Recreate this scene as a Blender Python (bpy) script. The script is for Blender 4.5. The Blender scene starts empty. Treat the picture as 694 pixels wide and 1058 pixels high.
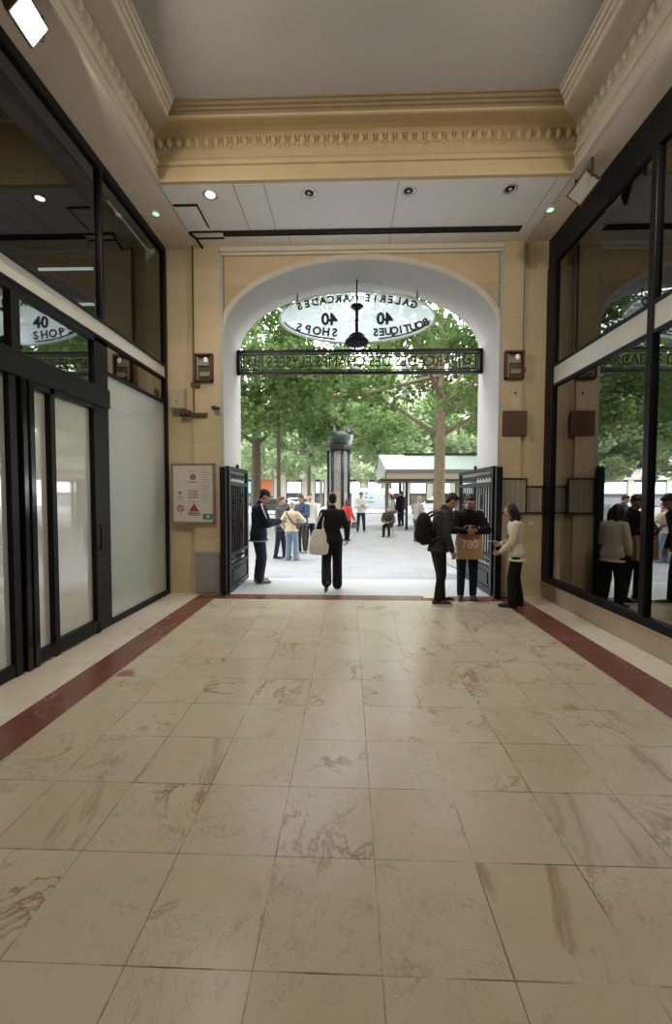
import bpy, bmesh, math, random
from mathutils import Vector, Matrix, noise
import numpy as np
random.seed(7)
R = math.radians
C = bpy.context.scene.collection
scene = bpy.context.scene

# ------------------------------------------------------------------ camera
F, YAW, PIT, ROLL, EYE = 423.2, .0311, -.0394, .0025, 1.65
def cam_axes(v):
    x, y, z = v
    c, s = math.cos(YAW), math.sin(YAW); xr = c*x+s*y; d = -s*x+c*y
    c, s = math.cos(PIT), math.sin(PIT); d2 = c*d+s*z; u = -s*d+c*z
    c, s = math.cos(ROLL), math.sin(ROLL)
    return (c*xr+s*u, -s*xr+c*u, d2)
cols = [cam_axes(e) for e in ((1,0,0),(0,1,0),(0,0,1))]
RX = Vector([c[0] for c in cols]); UP = Vector([c[1] for c in cols]); FW = Vector([c[2] for c in cols])
cam_d = bpy.data.cameras.new('camera'); cam = bpy.data.objects.new('camera', cam_d); C.objects.link(cam)
M3 = Matrix((RX, UP, -FW)).transposed().to_4x4(); M3.translation = (0, 0, EYE)
cam.matrix_world = M3
cam_d.sensor_fit = 'HORIZONTAL'; cam_d.sensor_width = 36; cam_d.lens = F/694*36
cam_d.clip_start = .05; cam_d.clip_end = 500
scene.camera = cam
def at(px, py, Y):                       # survey helper: photo pixel + known distance down the passage -> place
    d = RX*((px-347)/F) + UP*((529-py)/F) + FW
    t = Y/d.y
    return Vector((d.x*t, Y, EYE+d.z*t))

# ------------------------------------------------------------------ world, sun, exposure
SKY, SUN, FLOOD, EXPO = 8.0, 5.5, 70.0, 0.0
w = bpy.data.worlds.new('sky'); scene.world = w; w.use_nodes = True
bg = w.node_tree.nodes['Background']; bg.inputs[0].default_value = (.92, .96, 1, 1); bg.inputs[1].default_value = SKY
sl = bpy.data.lights.new('sun', 'SUN'); sl.energy = SUN; sl.angle = R(40); sl.color = (1, .98, .95)
so = bpy.data.objects.new('sun', sl); C.objects.link(so); so.rotation_euler = (R(38), R(12), 0); so.location = (0, 30, 40)
vs = scene.view_settings
vs.view_transform = 'Standard'; vs.look = 'None'; vs.gamma = 1; vs.exposure = EXPO; vs.use_curve_mapping = False

# ------------------------------------------------------------------ materials
def mat(name, col, rough=.6, metal=0, spec=.5, coat=0, emit=None, estr=0, bump=0, bscale=30, var=0, vscale=3):
    m = bpy.data.materials.new(name); m.use_nodes = True
    nt = m.node_tree; b = nt.nodes['Principled BSDF']
    b.inputs['Base Color'].default_value = (*col, 1); b.inputs['Roughness'].default_value = rough
    b.inputs['Metallic'].default_value = metal; b.inputs['Specular IOR Level'].default_value = spec
    b.inputs['Coat Weight'].default_value = coat; b.inputs['Coat Roughness'].default_value = .03
    if emit: b.inputs['Emission Color'].default_value = (*emit, 1); b.inputs['Emission Strength'].default_value = estr
    if bump or var:
        tc = nt.nodes.new('ShaderNodeTexCoord')
    if bump:
        n = nt.nodes.new('ShaderNodeTexNoise'); n.inputs['Scale'].default_value = bscale; n.inputs['Detail'].default_value = 4
        bp = nt.nodes.new('ShaderNodeBump'); bp.inputs['Strength'].default_value = bump; bp.inputs['Distance'].default_value = .02
        nt.links.new(tc.outputs['Object'], n.inputs['Vector']); nt.links.new(n.outputs['Fac'], bp.inputs['Height'])
        nt.links.new(bp.outputs['Normal'], b.inputs['Normal'])
    if var:
        n = nt.nodes.new('ShaderNodeTexNoise'); n.inputs['Scale'].default_value = vscale; n.inputs['Detail'].default_value = 5
        mx = nt.nodes.new('ShaderNodeMix'); mx.data_type = 'RGBA'
        mx.inputs[6].default_value = (*[c*(1-var) for c in col], 1); mx.inputs[7].default_value = (*[min(1, c*(1+var)) for c in col], 1)
        nt.links.new(tc.outputs['Object'], n.inputs['Vector']); nt.links.new(n.outputs['Fac'], mx.inputs[0])
        nt.links.new(mx.outputs[2], b.inputs['Base Color'])
    return m
class NT:                                # tiny node-graph helper
    def __init__(s, m): s.nt = m.node_tree; s.b = s.nt.nodes['Principled BSDF']
    def n(s, t, **k):
        o = s.nt.nodes.new(t)
        for a, v in k.items(): setattr(o, a, v)
        return o
    def l(s, a, b): s.nt.links.new(a, b)
    def put(s, v, sock):
        if isinstance(v, (int, float)): sock.default_value = v
        elif isinstance(v, tuple): sock.default_value = v
        else: s.l(v, sock)
    def math(s, op, a, b=0., c=None, clamp=False):
        o = s.n('ShaderNodeMath', operation=op, use_clamp=clamp); s.put(a, o.inputs[0]); s.put(b, o.inputs[1])
        if c is not None: s.put(c, o.inputs[2])
        return o.outputs[0]
    def mix(s, f, a, b):
        o = s.n('ShaderNodeMix', data_type='RGBA'); s.put(f, o.inputs[0]); s.put(a, o.inputs[6]); s.put(b, o.inputs[7]); return o.outputs[2]
    def noise(s, v, sc, det=4, dist=0, rough=.5):
        o = s.n('ShaderNodeTexNoise'); o.inputs['Scale'].default_value = sc; o.inputs['Detail'].default_value = det
        o.inputs['Distortion'].default_value = dist; o.inputs['Roughness'].default_value = rough; s.l(v, o.inputs['Vector']); return o.outputs['Fac']
    def ramp(s, v, lo, hi):
        o = s.n('ShaderNodeMapRange'); s.put(v, o.inputs[0]); o.inputs[1].default_value = lo; o.inputs[2].default_value = hi; o.inputs['Interpolation Type'] if 0 else None; return o.outputs[0]
def marble(name, base, vein, grey, du, dv, ou, ov, mortar, rough=.22, joint=.007, veinamt=.75, tintvar=.14):
    m = bpy.data.materials.new(name); m.use_nodes = True; g = NT(m)
    co = g.n('ShaderNodeTexCoord').outputs['Object']; sx = g.n('ShaderNodeSeparateXYZ'); g.l(co, sx.inputs[0])
    u = g.math('DIVIDE', g.math('SUBTRACT', sx.outputs[0], ou), du); v = g.math('DIVIDE', g.math('SUBTRACT', sx.outputs[1], ov), dv)
    fu = g.math('FLOOR', u); fv = g.math('FLOOR', v)
    cx = g.n('ShaderNodeCombineXYZ'); g.l(fu, cx.inputs[0]); g.l(fv, cx.inputs[1])
    wn = g.n('ShaderNodeTexWhiteNoise', noise_dimensions='3D'); g.l(cx.outputs[0], wn.inputs['Vector'])
    off = g.n('ShaderNodeVectorMath', operation='MULTIPLY_ADD'); g.l(wn.outputs['Color'], off.inputs[0]); off.inputs[1].default_value = (9, 9, 9); g.l(co, off.inputs[2])
    p = off.outputs[0]
    n1 = g.noise(p, 2.6, 6, 1.0, .62); n2 = g.noise(p, 1.1, 3, .6); n3 = g.noise(p, 5, 6, .8, .65)
    # rusty veins: a thin contour of a distorted noise, only where a second noise allows
    vd = g.math('ABSOLUTE', g.math('SUBTRACT', n1, .5)); vl = g.math('SUBTRACT', 1., g.math('DIVIDE', vd, .028), clamp=True)
    msk = g.ramp(n2, .54, .66); vf = g.math('MULTIPLY', g.math('MULTIPLY', vl, msk), veinamt, clamp=True)
    # a few broad soft rust smears, stretched one way
    mp_ = g.n('ShaderNodeMapping'); g.l(p, mp_.inputs[0]); mp_.inputs['Rotation'].default_value = (0, 0, .9); mp_.inputs['Scale'].default_value = (1, .28, 1)
    sm = g.noise(mp_.outputs[0], 2.4, 6, 1.0, .62); sf = g.math('MULTIPLY', g.ramp(sm, .60, .72), g.math('MULTIPLY', g.ramp(wn.outputs['Value'], .35, .5), .8))
    gd = g.math('ABSOLUTE', g.math('SUBTRACT', g.noise(p, 3.4, 7, 1.6, .66), .48)); gl = g.math('SUBTRACT', 1., g.math('DIVIDE', gd, .014), clamp=True)
    gf = g.math('MULTIPLY', g.math('MULTIPLY', gl, g.ramp(g.noise(p, 1.9, 3), .44, .62)), .34)
    sp_ = g.math('MULTIPLY', g.ramp(g.noise(p, 14, 5, .6, .7), .60, .78), .35)
    tint = g.math('ADD', g.math('MULTIPLY', wn.outputs['Value'], tintvar), g.math('MULTIPLY', n3, .35))
    b0 = g.mix(tint, (*[min(1, c*1.12) for c in base], 1), (*[c*.66 for c in base], 1))
    b0 = g.mix(g.math('MULTIPLY', g.ramp(g.noise(p, 1.3, 5, .8), .42, .75), .45), b0, (base[0]*.86, base[1]*.70, base[2]*.58, 1))
    b0 = g.mix(sp_, b0, (*[c*.55 for c in grey], 1))
    b1 = g.mix(gf, b0, (*grey, 1)); b2 = g.mix(g.math('MAXIMUM', vf, sf), b1, (*vein, 1))
    def edge(fr, size):
        f = g.math('SUBTRACT', fr, g.math('FLOOR', fr)); e = g.math('MINIMUM', f, g.math('SUBTRACT', 1., f)); return g.math('MULTIPLY', e, size)
    e = g.math('MINIMUM', edge(u, du), edge(v, dv))
    wob = g.math('MULTIPLY', g.noise(co, 9, 3), joint)
    jm = g.math('LESS_THAN', e, g.math('MULTIPLY_ADD', wob, .55, joint*.10))
    col = g.mix(g.math('MULTIPLY', jm, g.math('MULTIPLY', g.ramp(g.noise(co, 2.7, 4), .36, .60), .92)), b2, (*mortar, 1))
    g.l(col, g.b.inputs['Base Color'])
    g.b.inputs['Roughness'].default_value = rough+.03
    g.b.inputs['Specular IOR Level'].default_value = .5; g.b.inputs['Coat Weight'].default_value = 0
    bp = g.n('ShaderNodeBump'); bp.inputs['Strength'].default_value = .25; bp.inputs['Distance'].default_value = .004
    g.l(g.math('SUBTRACT', 1., jm), bp.inputs['Height']); g.l(bp.outputs[0], g.b.inputs['Normal'])
    return m
def stone(name, base, course=.4, oz=0., joint=.006, jd=.55, xw=0, ax=0, rough=.75, amt=.2):
    m = bpy.data.materials.new(name); m.use_nodes = True; g = NT(m)
    co = g.n('ShaderNodeTexCoord').outputs['Object']; sx = g.n('ShaderNodeSeparateXYZ'); g.l(co, sx.inputs[0])
    v = g.math('DIVIDE', g.math('SUBTRACT', sx.outputs[2], oz), course); fv = g.math('FLOOR', v)
    f = g.math('SUBTRACT', v, fv); e = g.math('MULTIPLY', g.math('MINIMUM', f, g.math('SUBTRACT', 1., f)), course)
    rnd = g.n('ShaderNodeTexWhiteNoise', noise_dimensions='1D')
    if xw:
        u = g.math('DIVIDE', g.math('ADD', sx.outputs[ax], g.math('MULTIPLY', g.math('MODULO', fv, 2.), xw/2)), xw)
        fu = g.math('FLOOR', u); f2 = g.math('SUBTRACT', u, fu)
        e = g.math('MINIMUM', e, g.math('MULTIPLY', g.math('MINIMUM', f2, g.math('SUBTRACT', 1., f2)), xw))
        g.l(g.math('MULTIPLY_ADD', fu, 17.3, fv), rnd.inputs['W'])
    else: g.l(fv, rnd.inputs['W'])
    n = g.noise(co, 2.2, 6, .3, .6); n2 = g.noise(co, 45, 3)
    t = g.math('ADD', g.math('MULTIPLY', n, .55), g.math('ADD', g.math('MULTIPLY', rnd.outputs[0], .3), g.math('MULTIPLY', n2, .25)))
    c = g.mix(t, (*[min(1, x*(1+amt)) for x in base], 1), (*[x*(1-amt*1.3) for x in base], 1))
    jm = g.math('MULTIPLY', g.math('LESS_THAN', e, joint), jd)
    c = g.mix(jm, c, (base[0]*1.05, base[1]*1.02, base[2]*.95, 1))
    g.l(c, g.b.inputs['Base Color']); g.b.inputs['Roughness'].default_value = rough
    bp = g.n('ShaderNodeBump'); bp.inputs['Strength'].default_value = .3; bp.inputs['Distance'].default_value = .01
    g.l(g.math('SUBTRACT', g.math('MULTIPLY', n2, .3), jm), bp.inputs['Height']); g.l(bp.outputs[0], g.b.inputs['Normal'])
    return m
def glass(name, tint=(.9,.95,.93), ior=1.5, base=0.0):
    m = bpy.data.materials.new(name); m.use_nodes = True; nt = m.node_tree
    for n in list(nt.nodes): nt.nodes.remove(n)
    o = nt.nodes.new('ShaderNodeOutputMaterial'); t = nt.nodes.new('ShaderNodeBsdfTransparent'); t.inputs[0].default_value = (*tint, 1)
    gl = nt.nodes.new('ShaderNodeBsdfGlossy'); gl.inputs['Roughness'].default_value = .015; gl.inputs[0].default_value = (1, 1, 1, 1)
    f = nt.nodes.new('ShaderNodeFresnel'); f.inputs[0].default_value = ior
    mx = nt.nodes.new('ShaderNodeMixShader')
    ge = nt.nodes.new('ShaderNodeNewGeometry'); inv = nt.nodes.new('ShaderNodeMath'); inv.operation = 'SUBTRACT'; inv.inputs[0].default_value = 1
    nt.links.new(ge.outputs['Backfacing'], inv.inputs[1])
    mul = nt.nodes.new('ShaderNodeMath'); mul.operation = 'MULTIPLY'; nt.links.new(f.outputs[0], mul.inputs[0]); nt.links.new(inv.outputs[0], mul.inputs[1])
    nt.links.new(mul.outputs[0], mx.inputs[0]); nt.links.new(t.outputs[0], mx.inputs[1]); nt.links.new(gl.outputs[0], mx.inputs[2])
    nt.links.new(mx.outputs[0], o.inputs[0]); return m
def leafmat(name, c1, c2, tr):
    m = bpy.data.materials.new(name); m.use_nodes = True; g = NT(m); nt = m.node_tree
    out = [n for n in nt.nodes if n.type == 'OUTPUT_MATERIAL'][0]
    co = g.n('ShaderNodeTexCoord').outputs['Object']
    at_ = g.n('ShaderNodeAttribute', attribute_name='tint')
    c = g.mix(at_.outputs['Fac'], (*c1, 1), (*c2, 1))
    g.l(c, g.b.inputs['Base Color']); g.b.inputs['Roughness'].default_value = .5
    t = g.n('ShaderNodeBsdfTranslucent'); g.l(c, t.inputs[0])
    mx = g.n('ShaderNodeMixShader'); mx.inputs[0].default_value = tr
    g.l(g.b.outputs[0], mx.inputs[1]); g.l(t.outputs[0], mx.inputs[2]); g.l(mx.outputs[0], out.inputs[0]); return m

BEIGE = marble('beige_marble', (.555,.485,.375), (.24,.095,.05), (.17,.15,.125), .4508, .4527, .1218, 1.3497, (.10,.085,.07))
REDM = marble('red_marble', (.20,.080,.058), (.36,.20,.16), (.12,.03,.025), .80, .90, .01, .2, (.09,.03,.025), joint=.004, tintvar=.3)
WHITEM = marble('white_marble', (.74,.68,.57), (.42,.20,.10), (.45,.42,.38), 3.0, .90, -.5, .2, (.35,.30,.24), joint=.004, veinamt=.6)
STONE = stone('tan_stone', (.64,.515,.325), .4, .12, xw=0)
STONEP = stone('plain_tan_stone', (.60,.475,.29), 1.2, .3, joint=.004, jd=.3)
PLINTH = stone('plinth_stone', (.47,.38,.275), 3, -1, xw=1.6, ax=1, joint=.004)
SOFFST = mat('beam_plaster', (.80,.70,.59), .8, var=.06, vscale=4)
CORN = mat('cornice_plaster', (.66,.60,.50), .7, var=.08, vscale=6)
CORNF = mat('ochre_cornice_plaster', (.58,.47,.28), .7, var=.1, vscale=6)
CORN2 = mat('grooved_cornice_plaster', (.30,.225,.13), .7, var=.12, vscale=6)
CEILM = mat('grey_ceiling_paint', (.42,.40,.38), .9, var=.05, vscale=2)
WHITEP = mat('white_soffit_paint', (.88,.87,.86), .6, var=.04, vscale=3)
REVEAL = mat('pale_reveal_paint', (.46,.445,.415), .7, var=.05, vscale=3, bump=.1, bscale=20)
BLACK = mat('black_metal', (.008,.008,.009), .4, spec=.18)
IRON = mat('black_iron', (.008,.009,.011), .42, spec=.3, var=.2, vscale=20)
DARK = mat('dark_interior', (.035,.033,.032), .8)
BANDM = mat('pale_band', (.58,.57,.52), .45)
FROST = mat('frosted_glass', (.50,.56,.53), .35, coat=1.0, var=.05, vscale=.8)
FILM = mat('white_backed_glass', (.66,.64,.585), .5, coat=1.0, var=.05, vscale=1.2)
GLASS = glass('dark_shop_glass', (.62,.66,.64), 4.2)
for m_ in (FROST, FILM): m_.node_tree.nodes['Principled BSDF'].inputs['Coat IOR'].default_value = 2.3
GLASSU = glass('upper_shop_glass', (.6,.66,.66), 2.0)
GLASSL = glass('upper_left_shop_glass', (.55,.62,.63), 1.65)
GLASSD = glass('door_glass', (.8,.85,.83), 2.2)
BRONZE = mat('bronze', (.085,.05,.025), .5, metal=.3, var=.2, vscale=20)
BROWN = mat('brown_plaque', (.11,.055,.03), .6, var=.2, vscale=10)
CREAMM = mat('cream_plastic', (.47,.40,.27), .5)
GREYM = mat('grey_panel', (.27,.275,.265), .55, var=.06, vscale=6)
PAPER = mat('white_board', (.62,.59,.52), .4, coat=.4)
INK = mat('grey_ink', (.20,.19,.18), .7)
REDI = mat('dark_red_ink', (.30,.05,.05), .6)
GRNI = mat('green_ink', (.04,.20,.16), .6)
PAVE = None
ALU = mat('brushed_steel', (.6,.6,.6), .35, metal=.9)
LAMPW = mat('lamp_glow', (1,1,1), .5, emit=(1,.92,.74), estr=30)
SPOTW = mat('spot_glow', (1,1,1), .5, emit=(1,.95,.85), estr=14)
GREENL = mat('green_glow', (.6,.9,.7), .5, emit=(.45,1,.6), estr=1.0)
STRIP = mat('tube_glow', (1,1,1), .5, emit=(1,.97,.92), estr=.9)
WHITEC = mat('white_paint', (.8,.8,.8), .4)
WOODC = mat('dark_wood', (.10,.05,.03), .5)

# ------------------------------------------------------------------ mesh helpers
class MB:
    def __init__(s): s.v = []; s.f = []; s.mi = []; s.cur = 0
    def add(s, vs, fs):
        o = len(s.v); s.v += [tuple(p) for p in vs]; s.f += [tuple(i+o for i in f) for f in fs]; s.mi += [s.cur]*len(fs); return s
    def box(s, x0, x1, y0, y1, z0, z1):
        x0, x1 = sorted((x0, x1)); y0, y1 = sorted((y0, y1)); z0, z1 = sorted((z0, z1))
        return s.add([(x0,y0,z0),(x1,y0,z0),(x1,y1,z0),(x0,y1,z0),(x0,y0,z1),(x1,y0,z1),(x1,y1,z1),(x0,y1,z1)],
              [(3,2,1,0),(4,5,6,7),(0,1,5,4),(1,2,6,5),(2,3,7,6),(3,0,4,7)])
    def bar(s, a, b, wd, hg, up=(0,0,1)):
        a = Vector(a); b = Vector(b); d = (b-a).normalized(); up = Vector(up)
        if abs(d.dot(up)) > .98: up = Vector((0,1,0))
        x = d.cross(up).normalized()*wd/2; y = x.cross(d).normalized()*hg/2
        vs = [p+i*x+j*y for p in (a, b) for (i, j) in ((-1,-1),(1,-1),(1,1),(-1,1))]
        return s.add(vs, [(0,1,2,3),(7,6,5,4),(0,4,5,1),(1,5,6,2),(2,6,7,3),(3,7,4,0)])
    def tube(s, pts, rad, n=8, cap=True):
        pts = [Vector(p) for p in pts]; rad = rad if isinstance(rad, (list, tuple)) else [rad]*len(pts)
        rings = []; prev = None
        for i, p in enumerate(pts):
            d = (pts[min(i+1, len(pts)-1)]-pts[max(i-1, 0)]).normalized()
            if prev is None: a = d.cross(Vector((0,0,1)) if abs(d.z) < .9 else Vector((0,1,0))).normalized()
            else: a = (prev-d*prev.dot(d)).normalized()
            prev = a; b = d.cross(a)
            rings.append([p+(a*math.cos(2*math.pi*k/n)+b*math.sin(2*math.pi*k/n))*rad[i] for k in range(n)])
        vs = [q for r in rings for q in r]; fs = []
        for i in range(len(rings)-1):
            for k in range(n): fs.append((i*n+k, i*n+(k+1)%n, (i+1)*n+(k+1)%n, (i+1)*n+k))
        if cap: fs.append(tuple(range(n-1,-1,-1))); fs.append(tuple((len(rings)-1)*n+k for k in range(n)))
        return s.add(vs, fs)
    def lathe(s, prof, c=(0,0,0), n=20):
        c = Vector(c); vs = [c+Vector((r*math.cos(2*math.pi*k/n), r*math.sin(2*math.pi*k/n), z)) for r, z in prof for k in range(n)]; fs = []
        for i in range(len(prof)-1):
            for k in range(n): fs.append((i*n+k, i*n+(k+1)%n, (i+1)*n+(k+1)%n, (i+1)*n+k))
        fs.append(tuple(range(n-1,-1,-1))); fs.append(tuple((len(prof)-1)*n+k for k in range(n)))
        return s.add(vs, fs)
    def ell(s, c, r, n=12, m=8, rot=None):
        c = Vector(c); vs = []; fs = []
        for i in range(1, m):
            t = math.pi*i/m
            for k in range(n):
                q = Vector((r[0]*math.sin(t)*math.cos(2*math.pi*k/n), r[1]*math.sin(t)*math.sin(2*math.pi*k/n), r[2]*math.cos(t)))
                vs.append(c+(rot@q if rot else q))
        q = Vector((0,0,r[2])); vs.append(c+(rot@q if rot else q)); vs.append(c-(rot@q if rot else q)); T = len(vs)-2
        for i in range(m-2):
            for k in range(n): fs.append((i*n+k, (i+1)*n+k, (i+1)*n+(k+1)%n, i*n+(k+1)%n))
        for k in range(n): fs.append((T, k, (k+1)%n)); fs.append((T+1, (m-2)*n+(k+1)%n, (m-2)*n+k))
        return s.add(vs, fs)
    def cap(s, a, ra, b, rb, n=12):       # tapered capsule (closed)
        a = Vector(a); b = Vector(b); d = b-a; L = d.length
        if L < 1e-6: return s.ell(a, (ra,)*3, n)
        d /= L; pts = []; rad = []
        for t in (-90,-60,-30): pts.append(a+d*ra*math.sin(R(t))); rad.append(max(ra*math.cos(R(t)), ra*.05))
        pts.append(a); rad.append(ra); pts.append(b); rad.append(rb)
        for t in (30,60,90): pts.append(b+d*rb*math.sin(R(t))); rad.append(max(rb*math.cos(R(t)), rb*.05))
        return s.tube(pts, rad, n)
    def loft(s, rings):                   # closed loft of equal-length rings
        n = len(rings[0]); vs = [p for r in rings for p in r]; fs = []
        for i in range(len(rings)-1):
            for k in range(n): fs.append((i*n+k, i*n+(k+1)%n, (i+1)*n+(k+1)%n, (i+1)*n+k))
        fs.append(tuple(range(n-1,-1,-1))); fs.append(tuple((len(rings)-1)*n+k for k in range(n)))
        return s.add(vs, fs)
    def prism(s, poly, f0, f1):           # poly: 2-D points, f0/f1 map a 2-D point to 3-D for the two caps
        n = len(poly); vs = [f0(*p) for p in poly]+[f1(*p) for p in poly]
        fs = [tuple(range(n-1,-1,-1)), tuple(range(n, 2*n))]+[(k, (k+1)%n, n+(k+1)%n, n+k) for k in range(n)]
        return s.add(vs, fs)
    def text(s, txt, size, M, depth=.004, align='CENTER', bold=0):
        cu = bpy.data.curves.new('t', 'FONT'); cu.body = txt; cu.size = size; cu.extrude = depth/2; cu.align_x = align; cu.align_y = 'CENTER'; cu.resolution_u = 3; cu.offset = bold
        ob = bpy.data.objects.new('t', cu); C.objects.link(ob)
        me = bpy.data.meshes.new_from_object(ob.evaluated_get(bpy.context.evaluated_depsgraph_get()))
        s.add([M@v.co for v in me.vertices], [tuple(p.vertices) for p in me.polygons])
        bpy.data.objects.remove(ob); bpy.data.curves.remove(cu); bpy.data.meshes.remove(me); return s
    def mesh(s, name, mats, smooth=False, fix=True):
        me = bpy.data.meshes.new(name); me.from_pydata(s.v, [], s.f)
        for m in (mats if isinstance(mats, (list, tuple)) else [mats]): me.materials.append(m)
        if any(s.mi): me.polygons.foreach_set('material_index', s.mi)
        if fix:
            bm = bmesh.new(); bm.from_mesh(me); bmesh.ops.recalc_face_normals(bm, faces=bm.faces); bm.to_mesh(me); bm.free()
        if smooth: me.polygons.foreach_set('use_smooth', [True]*len(me.polygons))
        me.update(); return me
    def each(s, name, mats, parent=None, **k):   # every connected piece becomes a part of its own
        par = list(range(len(s.v)))
        def fd(a):
            while par[a] != a: par[a] = par[par[a]]; a = par[a]
            return a
        for f in s.f:
            for i in f[1:]: par[fd(i)] = fd(f[0])
        gr = {}
        for f, m in zip(s.f, s.mi): gr.setdefault(fd(f[0]), []).append((f, m))
        for fs in gr.values():
            b = MB(); mp = {}
            for f, m in fs:
                for i in f:
                    if i not in mp: mp[i] = len(b.v); b.v.append(s.v[i])
                b.f.append(tuple(mp[i] for i in f)); b.mi.append(m)
            b.build(name, mats, parent, **k)
    def build(s, name, mats, parent=None, world=False, smooth=False, bevel=0, seg=2):
        if world and parent is not None:
            o = parent.location; s.v = [(x-o.x, y-o.y, z-o.z) for x, y, z in s.v]
        ob = bpy.data.objects.new(name, s.mesh(name, mats, smooth)); C.objects.link(ob)
        if parent is not None: ob.parent = parent
        if bevel:
            md = ob.modifiers.new('bevel', 'BEVEL'); md.width = bevel; md.segments = seg; md.limit_method = 'ANGLE'
        return ob
def tag(o, label=None, cat=None, group=None, kind=None):
    if label: o['label'] = label
    if cat: o['category'] = cat
    if group: o['group'] = group
    if kind: o['kind'] = kind
    return o
def thing(name, label, cat, loc=(0,0,0), rot=0, group=None):
    o = bpy.data.objects.new(name, None); o.empty_display_size = .1; C.objects.link(o)
    o.location = loc; o.rotation_euler = (0, 0, rot); return tag(o, label, cat, group)
def struct(o, label, cat): return tag(o, label, cat, kind='structure')
def dup(root, loc, rot=0, label=None, scale=None):
    r = root.copy(); C.objects.link(r); r.location = loc; r.rotation_euler = (0, 0, rot)
    if scale: r.scale = scale
    if label: r['label'] = label
    for ch in list(root.children):
        c = ch.copy(); C.objects.link(c); c.parent = r
        for g in ch.children:
            d = g.copy(); C.objects.link(d); d.parent = c
    return r
def XF(loc, rx=0, ry=0, rz=0):
    from mathutils import Euler
    m = Euler((rx, ry, rz)).to_matrix().to_4x4(); m.translation = loc; return m
# ------------------------------------------------------------------ the setting: floors
XL, XR = -3.0, 3.15
def slab(name, x0, x1, y0, y1, m, label, cat, z0=-.12, z1=0.):
    return struct(MB().box(x0, x1, y0, y1, z0, z1).build(name, m), label, cat)
slab('floor', -2.15, 2.40, -9, 6.43, BEIGE, 'beige marble tile floor with rusty veins down the middle of the passage', 'floor')
slab('trim_1', -2.48, -2.15, -9, 6.43, REDM, 'dark red marble border strip in the floor on the left', 'floor border')
slab('trim_2', 2.40, 2.79, -9, 6.43, REDM, 'dark red marble border strip in the floor on the right', 'floor border')
slab('trim_3', -2.48, 2.79, 6.43, 6.75, REDM, 'dark red marble strip across the floor at the archway threshold', 'floor border')
slab('floor.001', -3.3, -2.48, -9, 6.9, WHITEM, 'pale marble floor edge in front of the left shop front', 'floor')
slab('floor.002', 2.79, 3.4, -9, 6.9, WHITEM, 'pale marble floor edge beneath the right shop window', 'floor')
# ------------------------------------------------------------------ ceiling, beams, cornice
struct(MB().box(-2.15, 2.45, -9, 5.05, 6.37, 6.5).build('ceiling', CEILM), 'flat grey painted ceiling panel inside the moulded cornice', 'ceiling')
sof = MB().box(-2.47, 2.79, 5.42, 6.9, 5.68, 5.70)
sofo = struct(sof.build('ceiling.001', WHITEP), 'white soffit with four spotlights in front of the arch', 'ceiling')
jt = MB()
for x in (-1.52, -1.12, .62, 2.62): jt.box(x, x+.008, 5.42, 6.34, 5.677, 5.681)
for x in (-.95, .62): jt.box(x, x+.008, 6.47, 6.72, 5.677, 5.681)
jt.build('panel_joint', mat('soffit_joint', (.30,.29,.28), .8), sofo)
struct(MB().box(-3.3, -2.49, -9, 6.9, 5.682, 5.75).build('trim_4', SOFFST), 'tan underside of the beam above the left shop front', 'beam')
struct(MB().box(2.81, 3.4, -9, 6.9, 5.682, 5.75).build('trim_5', SOFFST), 'tan underside of the beam above the right shop front', 'beam')
PROF = [(-.06,5.681),(0,5.681),(0,5.715),(-.045,5.72),(-.05,5.9),(-.02,5.905),(-.015,5.945),(-.035,5.955),(-.05,6.0),(-.075,6.03),(-.08,6.12),(-.1,6.14),
        (-.1,6.325),(-.06,6.335),(.02,6.325),(.19,6.275),(.215,6.275),(.22,6.30)]
PROF2 = [(.22,6.30),(.235,6.325),(.262,6.322),(.275,6.345),(.305,6.34),(.32,6.365),(.35,6.36),(.365,6.382),(.44,6.385)]
def corner(e, k):
    return [(-2.45+e, -9), (-2.45+e, 5.36-e), (2.77-e, 5.36-e), (2.77-e, -9)][k]
def cornice(name, k, label, n_orn):
    b = MB()
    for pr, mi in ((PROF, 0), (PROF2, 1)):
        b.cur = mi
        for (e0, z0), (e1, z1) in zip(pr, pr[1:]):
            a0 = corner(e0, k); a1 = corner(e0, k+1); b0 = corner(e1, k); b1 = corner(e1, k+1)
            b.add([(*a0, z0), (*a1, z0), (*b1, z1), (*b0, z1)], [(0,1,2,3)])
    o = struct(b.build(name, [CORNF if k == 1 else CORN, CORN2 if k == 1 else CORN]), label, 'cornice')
    A = Vector((*corner(-.1, k), 0)); B = Vector((*corner(-.1, k+1), 0)); L = (B-A).length; d = (B-A)/L
    nrm = Vector((-d.y, d.x, 0)) if False else Vector((d.y, -d.x, 0))
    s = .125; q = MB(); n = int(L/s)
    start = 0 if k == 1 else int(6/s)
    rng = range(n) if k == 1 else (range(int(7/s), n) if k == 0 else range(n-int(7/s)))
    rot = Matrix((d, nrm, Vector((0,0,1)))).transposed()
    for i in rng:
        p = A+d*(s*(i+.5))
        q.ell(p+Vector((0,0,6.24)), (.042,.047,.072), 8, 5, rot)
        p = A+d*(s*(i+1)); q.ell(p+Vector((0,0,6.27)), (.016,.024,.05), 6, 4, rot)
        q.ell(p+Vector((0,0,6.17)), (.03,.02,.018), 6, 4, rot)
    q.build('ornament_row', CORNF if k == 1 else CORN, o, smooth=True)
cornice('trim_6', 0, 'cream moulded cornice with carved leaf row along the left beam', 0)
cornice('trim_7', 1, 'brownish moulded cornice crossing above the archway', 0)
cornice('trim_8', 2, 'cream moulded cornice with carved leaf row along the right beam', 0)
struct(MB().box(-9, 9, -9.2, 7.7, 6.6, 6.9).build('ceiling.002', DARK), 'unseen slab added above the passage ceiling to keep sky light out', 'slab')  # added out of view so that no sky light leaks in from above
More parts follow.
